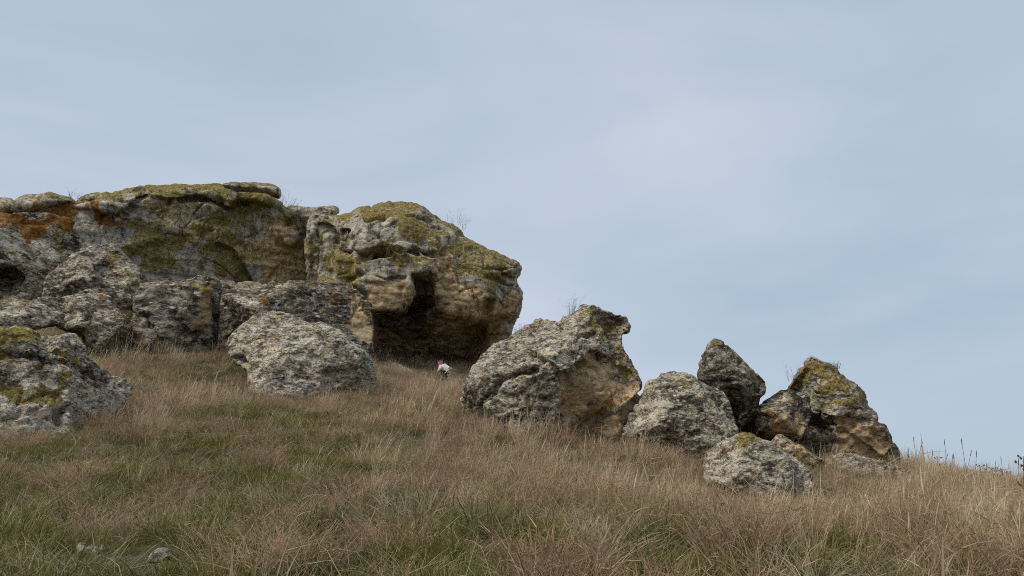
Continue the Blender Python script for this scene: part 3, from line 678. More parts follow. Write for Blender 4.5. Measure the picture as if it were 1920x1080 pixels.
b9 = boulder('largest free-standing boulder, grey lichen on one side and broken tan face on the other',
  Z9([(75,720),(85,650),(130,560),(170,490),(230,410),(300,350),(420,290),(490,240),(550,200),(640,194),(720,194),(770,160),(830,125),(860,107),(920,108),(980,130),(1030,135),(1085,162),(1120,156),(1150,188),(1166,240),(1160,268),(1125,278),(1113,310),(1120,380),(1150,430),(1190,490),(1215,550),(1235,600),(1222,650),(1170,700),(1120,745),(1060,795),(1050,825),(965,885),(890,915),(880,1060),(700,1080),(440,1080),(300,1000),(200,880),(100,795)]), 17.2, 1.5, 1.6, vox=0.028, seed=19, scale=0.8, crust=0.042, mid=0.06, big=0.05, facets=7, lean=-0.12, res=190, Rr=1.35, flake=(0.5,1.0), grain=(0.5,0,0),
  feats=[dict(p=Z9([(715,560),(790,520),(850,460),(930,400),(1020,430),(1060,420),(1090,480),(1240,560),(1240,700),(1060,800),(880,930),(700,1000),(700,760),(725,650)]), dw=-0.30, soft=0.16),
         dict(p=Z9([(880,90),(980,190),(1040,280),(1060,400),(1090,460),(1240,560),(1240,90)]), dw=-0.40, soft=0.25, w0=0.6),
         dict(p=Z9([(760,940),(880,840),(1060,760),(1200,640),(1240,700),(1060,1000),(760,1080)]), dw=-0.35, soft=0.4),
         dict(p=Z9([(530,390),(600,330),(780,290),(950,320),(1010,420),(930,400),(850,460),(790,520),(720,550),(650,490)]), dw=0.14, soft=0.12)],
  cracks=[dict(p=Z9([(530,395),(580,460),(650,490),(720,548),(790,522),(850,462),(930,402),(1010,432)]), dp=0.16, wd=0.04), dict(p=Z9([(240,670),(300,615),(370,560),(450,535),(560,530)]), dp=0.16, wd=0.045),
          dict(p=Z9([(980,190),(1040,280),(1055,400),(1090,450)]), dp=0.2, wd=0.05, w0=0.7), dict(p=Z9([(1060,560),(1020,620),(960,660)]), dp=0.1, wd=0.04), dict(p=Z9([(180,780),(260,700),(330,600)]), dp=0.08, wd=0.05),
          dict(p=Z9([(500,780),(520,730),(530,690)]), dp=0.1, wd=0.04), dict(p=Z9([(800,290),(860,300),(960,260)]), dp=0.1, wd=0.04)],
  masks=[dict(k='pale', all=0.66), dict(k='spots', all=1.0),
    PM('tan', Z9([(715,560),(790,530),(850,470),(930,410),(1020,440),(1060,430),(1080,500),(1060,560),(1230,620),(1200,680),(1060,800),(880,920),(700,1000),(705,760),(725,650)]), s=0.80, soft=0.16, wob=0.4),
    PM('tan', Z9([(1050,310),(1120,300),(1130,400),(1070,400)]), s=0.6, soft=0.1, w0=0.4),
    E('dark', (1085,660,60,26), s=0.12) , E('dark', Z9([(860,560)])[0] + (34, 20), Z9([(760,860)])[0] + (30, 30), Z9([(1090,560)])[0] + (20, 24), Z9([(850,640)])[0] + (40, 30), Z9([(960,860)])[0] + (50, 20), s=0.47),
    E('orange', Z9([(1040,700)])[0] + (44, 24), Z9([(980,760)])[0] + (34, 18), Z9([(1120,660)])[0] + (26, 16), s=0.56), E('orange', Z9([(710,335)])[0] + (18, 6), Z9([(570,205)])[0] + (16, 4), s=0.6),
    E('moss', Z9([(1155,500)])[0] + (16, 34), Z9([(900,140)])[0] + (30, 12), Z9([(1050,180)])[0] + (30, 18), Z9([(1000,330)])[0] + (16, 14), Z9([(1080,400)])[0] + (8, 24), Z9([(1215,630)])[0] + (8, 12), s=0.72, w0=0.5)])
boulder('small tan block wedged beneath the largest boulder',
  Z9([(868,960),(880,900),(920,860),(1000,815),(1055,760),(1130,705),(1185,655),(1225,690),(1200,800),(1120,880),(1100,1080),(890,1100)]), 17.25, 0.5, 0.8, vox=0.026, seed=20, scale=0.8, crust=0.025, mid=0.05, big=0.06, facets=9,
  cracks=[dict(p=Z9([(960,860),(1020,850),(1060,880)]), dp=0.1, wd=0.04)],
  masks=[dict(k='tan', all=0.62), dict(k='dark', all=0.25), E('orange', Z9([(950,900)])[0] + (20, 8), s=0.5), E('moss', Z9([(1110,840)])[0] + (8, 14), s=0.5)])
ZB = lambda p: Zm(1140, 680, 5.685, p)
boulder('rounded pale grey boulder below the upright pointed one, yellow lichen along its crest',
  ZB([(125,830),(135,720),(200,590),(270,480),(320,370),(385,245),(430,182),(540,165),(570,130),(640,90),(690,80),(740,95),(780,85),(870,105),(930,140),(980,190),(1100,240),(1230,310),(1310,420),(1350,530),(1375,640),(1388,740),(1380,860),(1330,1060),(700,1160),(300,1160),(170,1000)]), 16.6, 1.1, 1.4, vox=0.027, seed=21, scale=0.75, crust=0.036, mid=0.04, big=0.05, lean=-0.25, facets=9, flake=(0.45,1.0), grain=(0.6,0,0),
  cracks=[dict(p=ZB([(150,740),(200,650),(260,555)]), dp=0.14, wd=0.035, w0=0.3), dict(p=ZB([(900,800),(1000,760)]), dp=0.1, wd=0.04)],
  masks=[dict(k='pale', all=0.62), E('pale', (1205,760,40,50), s=0.2), E('pale', (1290,775,50,30), s=-0.2), dict(k='spots', all=0.8), E('moss', (1262,702,20,8),(1300,710,18,14), s=0.7, w0=0.2), E('orange', (1290,704,16,5), s=0.6, w0=0.2), E('dark', (1262,700,16,6), s=0.3)])  # left flank paler, right flank duller: light from the left put into the colour
ZC = lambda p: Zm(1280, 620, 4.5, p)
boulder('dark upright pointed boulder with a mossy tip standing behind the rounded boulder',
  ZC([(122,380),(140,290),(180,180),(225,115),(262,73),(320,85),(380,125),(450,185),(510,250),(570,310),(640,365),(690,425),(711,470),(692,530),(650,580),(622,635),(560,690),(500,740),(470,800),(450,950),(350,950),(200,640),(140,480)]), 19.0, 0.95, 1.2, vox=0.03, seed=22, scale=0.75, crust=0.034, mid=0.05, big=0.04, facets=8, res=140,
  feats=[dict(p=ZC([(350,500),(520,480),(720,440),(720,600),(560,720),(450,900),(350,900)]), ramp=ZC([(560,440),(440,760)]), dw=(0.0,-0.6), soft=0.25), dict(p=ZC([(500,250),(560,420),(560,520),(720,560),(740,400),(560,250)]), ramp=ZC([(530,380),(720,400)]), dw=(0,-0.3), soft=0.1)],
  masks=[dict(k='pale', all=0.40), dict(k='wall', all=0.42), dict(k='spots', all=0.2), E('moss', ZC([(285,105)])[0] + (16, 12), ZC([(240,140)])[0] + (10, 10), ZC([(590,400)])[0] + (10, 20), s=0.75), E('orange', ZC([(550,320)])[0] + (9, 20), ZC([(470,220)])[0] + (9, 8), s=0.62), E('dark', ZC([(480,560)])[0] + (30, 30), ZC([(420,170)])[0] + (24, 14), s=0.42)])
boulder('slanting dark boulder with a tan underside leaning against the pyramid rock',
  ZC([(455,900),(465,790),(540,705),(620,640),(700,600),(760,550),(830,505),(880,500),(1000,510),(1085,560),(1085,700),(1045,800),(965,950),(930,1060),(700,1060),(470,1040)]), 19.3, 1.0, 1.2, vox=0.03, seed=23, scale=0.8, crust=0.03, mid=0.05, big=0.06, lean=0.1, facets=8,
  feats=[dict(p=ZC([(460,800),(600,650),(620,880),(470,1000)]), dw=-0.45, soft=0.3), dict(p=ZC([(620,900),(760,820),(1000,720),(1090,700),(980,1000),(620,1060)]), ramp=ZC([(800,720),(840,1000)]), dw=(0,-0.6), soft=0.2)],
  masks=[dict(k='pale', all=0.42), dict(k='spots', all=0.2), E('tan', ZC([(800,800)])[0] + (48, 20), ZC([(900,830)])[0] + (34, 26), ZC([(740,690)])[0] + (26, 10), s=0.66), E('moss', ZC([(930,520)])[0] + (18, 6), ZC([(840,650)])[0] + (14, 10), s=0.55), E('dark', ZC([(560,780)])[0] + (26, 26), s=0.5)])
ZP = lambda p: Zm(1460, 640, 4.154, p)
pyr = boulder('tall pyramid-shaped rock with mossy ridge and tan hollowed base on the crest',
  ZP([(35,400),(90,290),(140,220),(190,160),(215,110),(243,92),(290,115),(350,150),(420,190),(480,240),(540,295),(600,345),(650,390),(690,470),(710,520),(765,560),(773,600),(765,637),(820,650),(850,700),(880,780),(930,830),(957,890),(950,950),(930,990),(910,1100),(400,1120),(180,1050),(120,850),(100,600)]), 20.4, 1.3, 1.5, vox=0.031, seed=24, scale=0.8, crust=0.034, mid=0.06, big=0.05, lean=-0.15, facets=6, strata=0.035, res=170, Rr=1.1,
  feats=[dict(p=ZP([(120,620),(240,600),(330,600),(390,640),(370,880),(320,1000),(120,1000)]), dw=-0.75, soft=0.35),
         dict(p=ZP([(380,600),(470,585),(620,600),(770,640),(860,690),(980,880),(960,1100),(380,1100)]), dw=-0.16, soft=0.10),
         dict(p=ZP([(740,880),(620,790),(530,715),(640,640),(780,640),(980,860),(960,1000)]), dw=0.2, soft=0.12),
         dict(p=ZP([(260,120),(330,400),(330,640),(60,640),(20,400)]), ramp=ZP([(320,400),(80,420)]), dw=(0,-0.5), soft=0.15)],
  cracks=[dict(p=ZP([(390,610),(450,660),(530,722),(620,795),(740,885)]), dp=0.2, wd=0.05), dict(p=ZP([(300,430),(420,425),(560,430)]), dp=0.09, wd=0.04), dict(p=ZP([(300,390),(400,370),(520,400)]), dp=0.07, wd=0.04), dict(p=ZP([(760,720),(830,790),(890,850)]), dp=0.12, wd=0.06), dict(p=ZP([(330,500),(300,600),(310,700)]), dp=0.1, wd=0.05)],
  masks=[dict(k='pale', all=0.5), dict(k='wall', all=0.45), dict(k='moss', all=0.15), dict(k='spots', all=0.2), PM('tan', ZP([(430,880),(440,700),(400,620),(520,600),(640,640),(720,740),(860,860),(930,980),(800,990),(560,930)]), s=0.95, soft=0.10),
    E('tan', ZP([(720,760)])[0] + (44, 30), s=0.6), E('orange', ZP([(190,250)])[0] + (14, 34), ZP([(480,330)])[0] + (34, 14), ZP([(720,570)])[0] + (12, 8), s=0.5), E('moss', ZP([(210,200)])[0] + (12, 36), ZP([(330,180)])[0] + (34, 14), ZP([(450,280)])[0] + (40, 12), ZP([(600,420)])[0] + (24, 14), ZP([(480,520)])[0] + (24, 12), ZP([(130,330)])[0] + (20, 20), s=0.72),
    E('dark', ZP([(330,780)])[0] + (24, 40), ZP([(640,600)])[0] + (30, 10), ZP([(860,780)])[0] + (16, 26), s=0.5)])
ZF = lambda p: Zm(1290, 790, 6.352, p)
boulder('low tan and olive stone tucked behind the low front boulder',
  ZF([(960,300),(1010,212),(1060,182),(1120,170),(1180,210),(1240,262),(1330,280),(1420,330),(1500,390),(1600,450),(1700,560),(1600,700),(1100,700),(960,450)]), 18.4, 0.6, 0.9, vox=0.028, seed=25, scale=0.7, crust=0.026, mid=0.04, facets=6,
  masks=[dict(k='tan', all=0.48), dict(k='pale', all=0.45), E('moss', (1490,845,36,12), s=0.6)])
boulder('low pale speckled boulder with yellow lichen on top, half sunk in dry grass',
  ZF([(180,580),(195,400),(260,330),(330,260),(480,200),(540,180),(600,145),(680,145),(780,165),(830,210),(940,250),(1100,300),(1200,370),(1290,430),(1400,540),(1490,650),(1515,730),(1500,950),(1300,1100),(900,1120),(500,1080),(300,950),(200,700)]), 14.3, 0.85, 1.2, vox=0.024, seed=26, scale=0.65, crust=0.036, mid=0.04, big=0.05, lean=-0.35, facets=8, flake=(0.45,1.0), grain=(0.5,0,0),
  masks=[dict(k='pale', all=0.68), E('pale', ZF([(450,560)])[0] + (46, 26), s=0.22), dict(k='spots', all=0.6), E('moss', ZF([(720,240)])[0] + (34, 12), ZF([(650,180)])[0] + (22, 8), ZF([(720,430)])[0] + (20, 5), s=0.82, w0=0.3), E('orange', ZF([(680,165)])[0] + (20, 5), ZF([(350,300)])[0] + (7, 4), s=0.7, w0=0.3), E('dark', ZF([(1250,600)])[0] + (30, 40), s=0.3)])  # lighter left end and darker right end paint in the light from the left
boulder('thin pale slab under the foot of the pyramid rock',
  [(1540,872),(1555,853),(1575,850),(1620,856),(1660,868),(1692,881),(1702,894),(1690,915),(1560,915)], 18.9, 0.35, 0.9, vox=0.028, seed=27, scale=0.7, crust=0.025, mid=0.04, facets=4, lean=-0.4,
  masks=[dict(k='pale', all=0.62), dict(k='spots', all=0.2), E('tan', (1640,870,40,8), s=0.4)])
boulder('grass-topped tan slab at the mouth of the cave',
  [(690,720),(694,690),(710,680),(728,676),(750,682),(772,693),(792,706),(805,735),(700,740)], 35.0, 0.7, 1.0, vox=0.05, seed=28, scale=1.2, crust=0.03, mid=0.05, facets=5, lean=-0.3,
  masks=[dict(k='tan', all=0.5), dict(k='dark', all=0.3)])
def stone(label, outline, Y, T, vox, seed, pale=0.8, **k):
    D = float(np.linalg.norm(ground_hit(np.mean(outline, 0)[0], np.mean(outline, 0)[1] + 5) - CAM))
    o = rock('stone', outline, D, T, T, vox=vox, seed=seed, scale=0.3, crust=0.012, mid=0.012, big=0.06, facets=8, masks=[dict(k='pale', all=pale + 0.15), dict(k='wall', all=0.4)], lean=-0.4, **k)
    tag(o, label, 'stone'); return o
stone('flat white stone with jagged edge half hidden among green tufts', [(138,1028),(143,1018),(154,1016),(163,1023),(175,1021),(188,1023),(200,1024),(203,1030),(190,1040),(175,1046),(150,1044)], 6.4, 0.09, 0.008, 31)
stone('small grey-white stone beside the flat white one in the grass', [(272,1048),(285,1034),(300,1029),(314,1027),(322,1038),(325,1046),(305,1058),(280,1060)], 6.0, 0.09, 0.008, 32, 0.65)
stone('tiny pale pebble lying among short green tufts', [(670,1033),(672,1027),(680,1024),(686,1028),(682,1037),(674,1038)], 6.1, 0.03, 0.005, 33, 0.95)

# ------------------------------------------------------------------ grass
def blades(n, hmin, hmax, spread, width, lean=(0.15, 0.5), bend=0.5, wind=0.0, seg=3, seed=0, head=0.0, branch=0, curl=0.0):
    r = np.random.default_rng(seed); V = []; Fc = []; col = []
    def strip(p0, d0, L, wd, segs, bend_, shade, hd=False):
        side = np.cross(d0, r.normal(size=3)); side /= np.linalg.norm(side) + 1e-9
        p = p0.copy(); d = d0.copy(); b0 = len(V); k = L / segs; pts = [p.copy()]
        hz = np.array([d0[0], d0[1], 0]); hz = hz / (np.linalg.norm(hz) + 1e-6)
        for i in range(segs):
            p = p + d * k; pts.append(p.copy())
            d = d + hz * bend_ / segs - np.array([0, 0, 1]) * bend_ * 0.55 / segs + r.normal(size=3) * curl; d /= np.linalg.norm(d)
        for i, q in enumerate(pts):
            t = i / segs; ww_ = wd * (1 - 0.75 * t)
            if hd and t > 0.7: ww_ = wd * 2.2 * (1.05 - t) / 0.35 + wd * 0.2
            V.append(q - side * ww_ / 2); V.append(q + side * ww_ / 2); col.extend([shade, shade])
        for i in range(segs):
            a = b0 + 2 * i; Fc.append((a, a + 1, a + 3, a + 2))
        return pts
    for i in range(n):
        a = r.uniform(0, 2 * math.pi); rd = spread * math.sqrt(r.uniform())
        p0 = np.array([rd * math.cos(a), rd * math.sin(a), -0.03])
        az = a + r.normal() * 0.8; l = r.uniform(*lean)
        d = np.array([math.cos(az) * math.sin(l) + wind * r.uniform(0.4, 1.3), math.sin(az) * math.sin(l), math.cos(l)]); d /= np.linalg.norm(d)
        L = r.uniform(hmin, hmax); sh = r.uniform()
        pts = strip(p0, d, L, width * r.uniform(0.7, 1.3), seg, bend * r.uniform(0.2, 1.6), sh, r.uniform() < head)
        for j in range(branch):
            q = pts[r.integers(1, len(pts))]
            dd = d + r.normal(size=3) * 0.8; dd[2] = abs(dd[2]) * 0.6; dd /= np.linalg.norm(dd)
            strip(q, dd, L * r.uniform(0.15, 0.4), width * 0.8, 2, bend, min(1, sh * r.uniform(0.7, 1.3)))
    me = bpy.data.meshes.new('tuft'); me.from_pydata([tuple(x) for x in V], [], Fc); me.update()
    set_attr(me, 'blade', np.array(col))
    return me
STRAW = make_blade_mat('dry_straw', [(0.0, (0.22, 0.145, 0.08)), (0.3, (0.48, 0.35, 0.21)), (0.6, (0.66, 0.52, 0.335)), (1.0, (0.80, 0.69, 0.49))])
RUSSET = make_blade_mat('russet_dry_herb', [(0.0, (0.12, 0.072, 0.042)), (0.4, (0.33, 0.215, 0.13)), (0.75, (0.52, 0.365, 0.23)), (1.0, (0.66, 0.51, 0.345))])
GREEN = make_blade_mat('green_blades', [(0.0, (0.05, 0.056, 0.012)), (0.4, (0.125, 0.128, 0.028)), (0.72, (0.235, 0.21, 0.055)), (1.0, (0.47, 0.385, 0.16))], 0.35)
GREY = make_blade_mat('withered_thatch', [(0.0, (0.12, 0.10, 0.05)), (0.5, (0.36, 0.30, 0.17)), (1.0, (0.68, 0.58, 0.38))])
def proto_col(name, meshes, mat):
    c = bpy.data.collections.new(name)
    for i, m in enumerate(meshes):
        m.materials.append(mat)
        o = bpy.data.objects.new('%s_tuft_%02d' % (name, i), m); c.objects.link(o)
    return c
P_STRAW = proto_col('straw', [blades(16, 0.26, 0.60, 0.13, 0.0055, (0.03, 0.42), 0.35, 0.09, 4, 100 + i, 0.35, 0, 0.03) for i in range(6)] + [blades(7, 0.45, 0.85, 0.15, 0.0055, (0.03, 0.25), 0.25, 0.10, 4, 110 + i, 0.6, 1, 0.03) for i in range(3)], STRAW)
P_RUS = proto_col('russet', [blades(40, 0.11, 0.28, 0.15, 0.005, (0.1, 0.8), 0.5, 0.08, 3, 130 + i, 0.1, 2, 0.14) for i in range(6)], RUSSET)
P_GRN = proto_col('green', [blades(64, 0.07, 0.19, 0.13, 0.0065, (0.1, 1.0), 0.9, 0.05, 3, 160 + i, 0, 0, 0.06) for i in range(6)], GREEN)
P_GRY = proto_col('thatch', [blades(36, 0.14, 0.34, 0.18, 0.0055, (0.5, 1.25), 0.7, 0.15, 3, 190 + i, 0, 0, 0.10) for i in range(6)], GREY)
def scatter_tree(name):
    ng = bpy.data.node_groups.new(name, 'GeometryNodeTree')
    ng.interface.new_socket('Geometry', in_out='INPUT', socket_type='NodeSocketGeometry')
    ng.interface.new_socket('Geometry', in_out='OUTPUT', socket_type='NodeSocketGeometry')
    return ng
def scatter(name, coll, P, rot, scl, tint, label, cat):
    me = bpy.data.meshes.new(name); me.from_pydata(P.tolist(), [], []); me.update()
    n = len(P)
    a = me.attributes.new('rot', 'FLOAT_VECTOR', 'POINT'); a.data.foreach_set('vector', rot.astype(np.float32).ravel())
    set_attr(me, 'scl', scl); set_attr(me, 'tint', tint)
    a = me.attributes.new('idx', 'INT', 'POINT'); a.data.foreach_set('value', rng.integers(0, len(coll.objects), n).astype(np.int32))
    o = link(name, me)
    ng = scatter_tree(name); N = ng.nodes; L = ng.links
    gi = N.new('NodeGroupInput'); go = N.new('NodeGroupOutput')
    ci = N.new('GeometryNodeCollectionInfo'); ci.inputs['Collection'].default_value = coll
    ci.inputs['Separate Children'].default_value = True; ci.inputs['Reset Children'].default_value = True
    ip = N.new('GeometryNodeInstanceOnPoints'); ip.inputs['Pick Instance'].default_value = True
    def named(nm, t):
        k = N.new('GeometryNodeInputNamedAttribute'); k.data_type = t; k.inputs['Name'].default_value = nm
        return k.outputs['Attribute']
    L.new(gi.outputs[0], ip.inputs['Points']); L.new(ci.outputs[0], ip.inputs['Instance'])
    L.new(named('idx', 'INT'), ip.inputs['Instance Index'])
    L.new(named('rot', 'FLOAT_VECTOR'), ip.inputs['Rotation']); L.new(named('scl', 'FLOAT'), ip.inputs['Scale'])
    L.new(ip.outputs[0], go.inputs[0])
    md = o.modifiers.new('scatter', 'NODES'); md.node_group = ng
    tag(o, label, cat, None, 'stuff')
    return o
# candidate points over the slope, thinner with distance
def wedge(n, r0, r1):
    r = np.sqrt(rng.uniform(r0 * r0, r1 * r1, n)); a = rng.uniform(R(-43), R(43), n)
    return r * np.sin(a), r * np.cos(a)
def cover(density):   # density: list of (r0, r1, per m2)
    xs, ys = [], []
    for r0, r1, d in density:
        x, y = wedge(int(d * R(86) / 2 * (r1 * r1 - r0 * r0)), r0, r1); xs.append(x); ys.append(y)
    return np.concatenate(xs), np.concatenate(ys)
def pix(x, y, z):
    dx, dy, dz = x, y, z - CAMZ
    f = dy * CP + dz * SP; up = -dy * SP + dz * CP
    return 960 + F * dx / f, 540 - F * up / f
# turf types on the slope: green sward (x, y, radius) in metres on the ground
GREEN_AT = []
for (px, py, Y, r) in [(60,1000,7.0,2.3),(300,1010,6.6,2.0),(560,1020,6.4,1.6),(820,1010,6.6,1.3),(330,880,11.0,2.2),(120,890,10.6,2.0),(560,800,15.0,2.2),(470,830,13.0,1.8),(960,1060,5.2,1.0),(760,900,10.0,0.9),(1250,1060,5.2,0.8),(650,860,11.8,1.4),(390,700,22,1.8),(60,1070,5.2,1.5),(420,1070,5.1,1.5),(760,1075,5.0,1.2),(1080,1000,7.0,0.6),(1560,1075,5,0.5),(740,770,19,1.0),(900,960,8,0.8),(200,960,8,1.6),(420,960,8,1.2),(680,1000,6.8,1.0)]:
    q = at(px, py, Y); GREEN_AT.append((q[0], q[1], r * 1.15))
def greenness(x, y):
    g = np.zeros(len(x))
    for cx, cy, r in GREEN_AT: g = np.maximum(g, np.exp(-((x - cx) ** 2 + (y - cy) ** 2) / (r * r)))
    p = np.stack([x, y, 0 * x], -1)
    return g * 1.4 + 1.0 * fbm(p / 0.9, 3, 71)
SHORT = []   # places where the sward is low, in front of half-sunk rocks
for (px, py, Y, r, k) in [(1420,950,12.3,1.6,0.45),(1560,915,15,1.5,0.6),(130,820,13.2,2.0,0.85),(560,760,20,2.0,0.9),(838,717,31.8,2.4,0.15),(172,1048,6.1,0.25,0.62),(300,1061,5.8,0.22,0.62),(678,1046,5.9,0.16,0.5)]:
    q = ground_hit(px, py) if Y < 7 else at(px, py, Y); SHORT.append((q[0], q[1], r, k))
STRAW_AT = []
for (px, py, Y, r) in [(1000,880,11.5,2.0),(1200,900,11.5,2.2),(820,850,13,1.8),(1350,1000,7.5,1.3),(760,800,16,2.0),(1000,960,8,1.0),(1650,930,13,3.0),(300,700,22,3.0),(1800,980,9,2.5),(640,790,17,1.2),(250,880,11,0.8),(480,960,8,0.7),(90,900,10.4,0.7)]:
    q = at(px, py, Y); STRAW_AT.append((q[0], q[1], r))
def strawness(x, y):
    g = np.zeros(len(x))
    for cx, cy, r in STRAW_AT: g = np.maximum(g, np.exp(-((x - cx) ** 2 + (y - cy) ** 2) / (r * r)))
    return g
def rotset(n, zr=0.9, tilt=0.12):
    return np.stack([rng.normal(0, tilt, n), rng.normal(0, tilt, n), rng.uniform(-zr, zr, n)], -1)
def plant(name, coll, dens, prob, scl, label, cat, zr=0.9, tilt=0.12):
    x, y = cover(dens); g = greenness(x, y); p = np.stack([x, y, 0 * x], -1)
    keep = rng.uniform(size=len(x)) < prob(x, y, g, p)
    x, y, g, p = x[keep], y[keep], g[keep], p[keep]
    z = terrain(x, y)
    n = len(x)
    tint = np.clip(0.5 + 0.9 * fbm(p / 0.8, 3, 91) + rng.normal(0, 0.2, n), 0, 1)
    s = scl(x, y, g, p) * rng.uniform(0.75, 1.25, n)
    for cx, cy, r, k in SHORT: s *= 1 - (1 - k) * np.exp(-((x - cx) ** 2 + (y - cy) ** 2) / (r * r))
    o = scatter(name, coll, np.stack([x, y, z], -1), rotset(n, zr, tilt), s, tint, label, cat)
    print(name, n)
    return o
def clump(p, sc, seed): return fbm(p / sc, 3, seed)
plant('dry_grass', P_STRAW, [(3, 12, 60), (12, 26, 34), (26, 44, 18)],
      lambda x, y, g, p: np.clip(0.30 + 0.75 * strawness(x, y) + 0.03 * np.clip(x, 0, 10) - 0.85 * g + 2.6 * clump(p, 0.75, 31), 0.015, 1.0), lambda x, y, g, p: np.clip(0.66 + 0.7 * clump(p, 1.6, 33) - 0.34 * np.clip(g, 0, 1) - 0.16 * (y < 11) * (x < 1) - 0.22 * (y < 12) * (x > 1.5), 0.3, 1.2),
      'tall straw-coloured dry grass standing over the slope', 'dry grass', 1.0)
plant('russet_herbs', P_RUS, [(3, 12, 52), (12, 26, 34), (26, 44, 20)],
      lambda x, y, g, p: np.clip(0.0 - 0.5 * g + 2.9 * clump(p, 0.62, 41) + 0.02 * np.clip(x, -3, 12), 0.04, 1.0), lambda x, y, g, p: np.clip(0.95 + 0.9 * clump(p, 0.62, 41), 0.5, 1.6),
      'fluffy russet-brown dry herbs matted between the grasses', 'dry herbs', 3.14)
plant('green_grass', P_GRN, [(3, 12, 70), (12, 26, 34), (26, 36, 8)],
      lambda x, y, g, p: np.clip(0.22 + 1.2 * g - 0.45 * strawness(x, y) - 0.02 * np.clip(x, 0, 10), 0.05, 1.0), lambda x, y, g, p: np.clip(0.80 + 1.4 * clump(p, 0.42, 53), 0.3, 1.5),
      'short green grass tufts spread over the lower slope', 'grass', 3.14, 0.2)
plant('withered_thatch', P_GRY, [(3, 12, 48), (12, 26, 26), (26, 44, 12)],
      lambda x, y, g, p: np.clip(0.24 + 2.0 * clump(p, 0.6, 61), 0.03, 1.0), lambda x, y, g, p: np.full(len(x), 0.95),
      'flattened grey-beige withered grass lying between tufts', 'dry grass', 1.2, 0.2)
# two tussocks that stand out
def tussock(label, px, py, Y, meshes, mat, name):
    q = ground_hit(px, py); z = float(terrain([q[0]], [q[1]])[0])
    o = link(name, meshes, mat, None, (q[0], q[1], z)); tag(o, label, 'tussock'); return o
tussock('dark bottle-green cushion tussock among the russet herbs', 615, 990, 7.2, blades(420, 0.08, 0.22, 0.15, 0.004, (0.05, 0.9), 0.6, 0, 3, 301, 0, 0, 0.03),
        make_blade_mat('bottle_green', [(0, (0.008, 0.02, 0.008)), (0.6, (0.02, 0.045, 0.018)), (1, (0.04, 0.075, 0.03))], 0.3, False), 'green_tussock')
tussock('pale silvery dry herb tuft standing amid green grass', 757, 985, 7.3, blades(80, 0.18, 0.40, 0.2, 0.0045, (0.05, 0.5), 0.15, 0.02, 4, 302, 0.2, 2, 0.03),
        make_blade_mat('silvery_straw', [(0, (0.17, 0.14, 0.09)), (0.6, (0.36, 0.31, 0.21)), (1, (0.54, 0.48, 0.36))], 0.25, False), 'silver_tussock')
# ------------------------------------------------------------------ twig tufts on the rocks
TWIG = make_blade_mat('grey_twig', [(0, (0.045, 0.038, 0.03)), (1, (0.15, 0.12, 0.085))], 0.1, False)
def twig_tuft(label, px, py, D, h, n, spread, seed, width=0.008):
    r = ray(px, py); r /= np.linalg.norm(r); q = CAM + r * D
    o = link('twig_tuft', blades(n, h * 0.5, h, spread, width, (0.0, 0.6), 0.1, 0.03, 4, seed, 0, 2, 0.06), TWIG, None, tuple(q))
    tag(o, label, 'dry shrub'); return o
twig_tuft('fan of bare twigs on the crest of the largest boulder', 1072, 586, 16.9, 0.40, 26, 0.12, 401, 0.006)
twig_tuft('brown twiggy cushion on the shoulder of the largest boulder', 980, 628, 16.9, 0.30, 60, 0.20, 402, 0.006)
twig_tuft('wispy dry grass tuft on top of the cave overhang', 850, 424, 39.2, 0.75, 34, 0.8, 403, 0.014)
twig_tuft('faint dry tuft beside the capstone of the cliff', 540, 386, 42.5, 0.7, 26, 0.6, 404, 0.014)
twig_tuft('small dry tuft on the upper slab of the cliff', 141, 371, 41.8, 0.5, 16, 0.3, 405, 0.014)
twig_tuft('spindly twigs on the ridge of the pyramid rock', 1489, 712, 20.3, 0.5, 14, 0.15, 406, 0.006)
twig_tuft('dark leafy cushion on the ridge of the pyramid rock', 1562, 690, 20.2, 0.2, 60, 0.14, 407, 0.008)
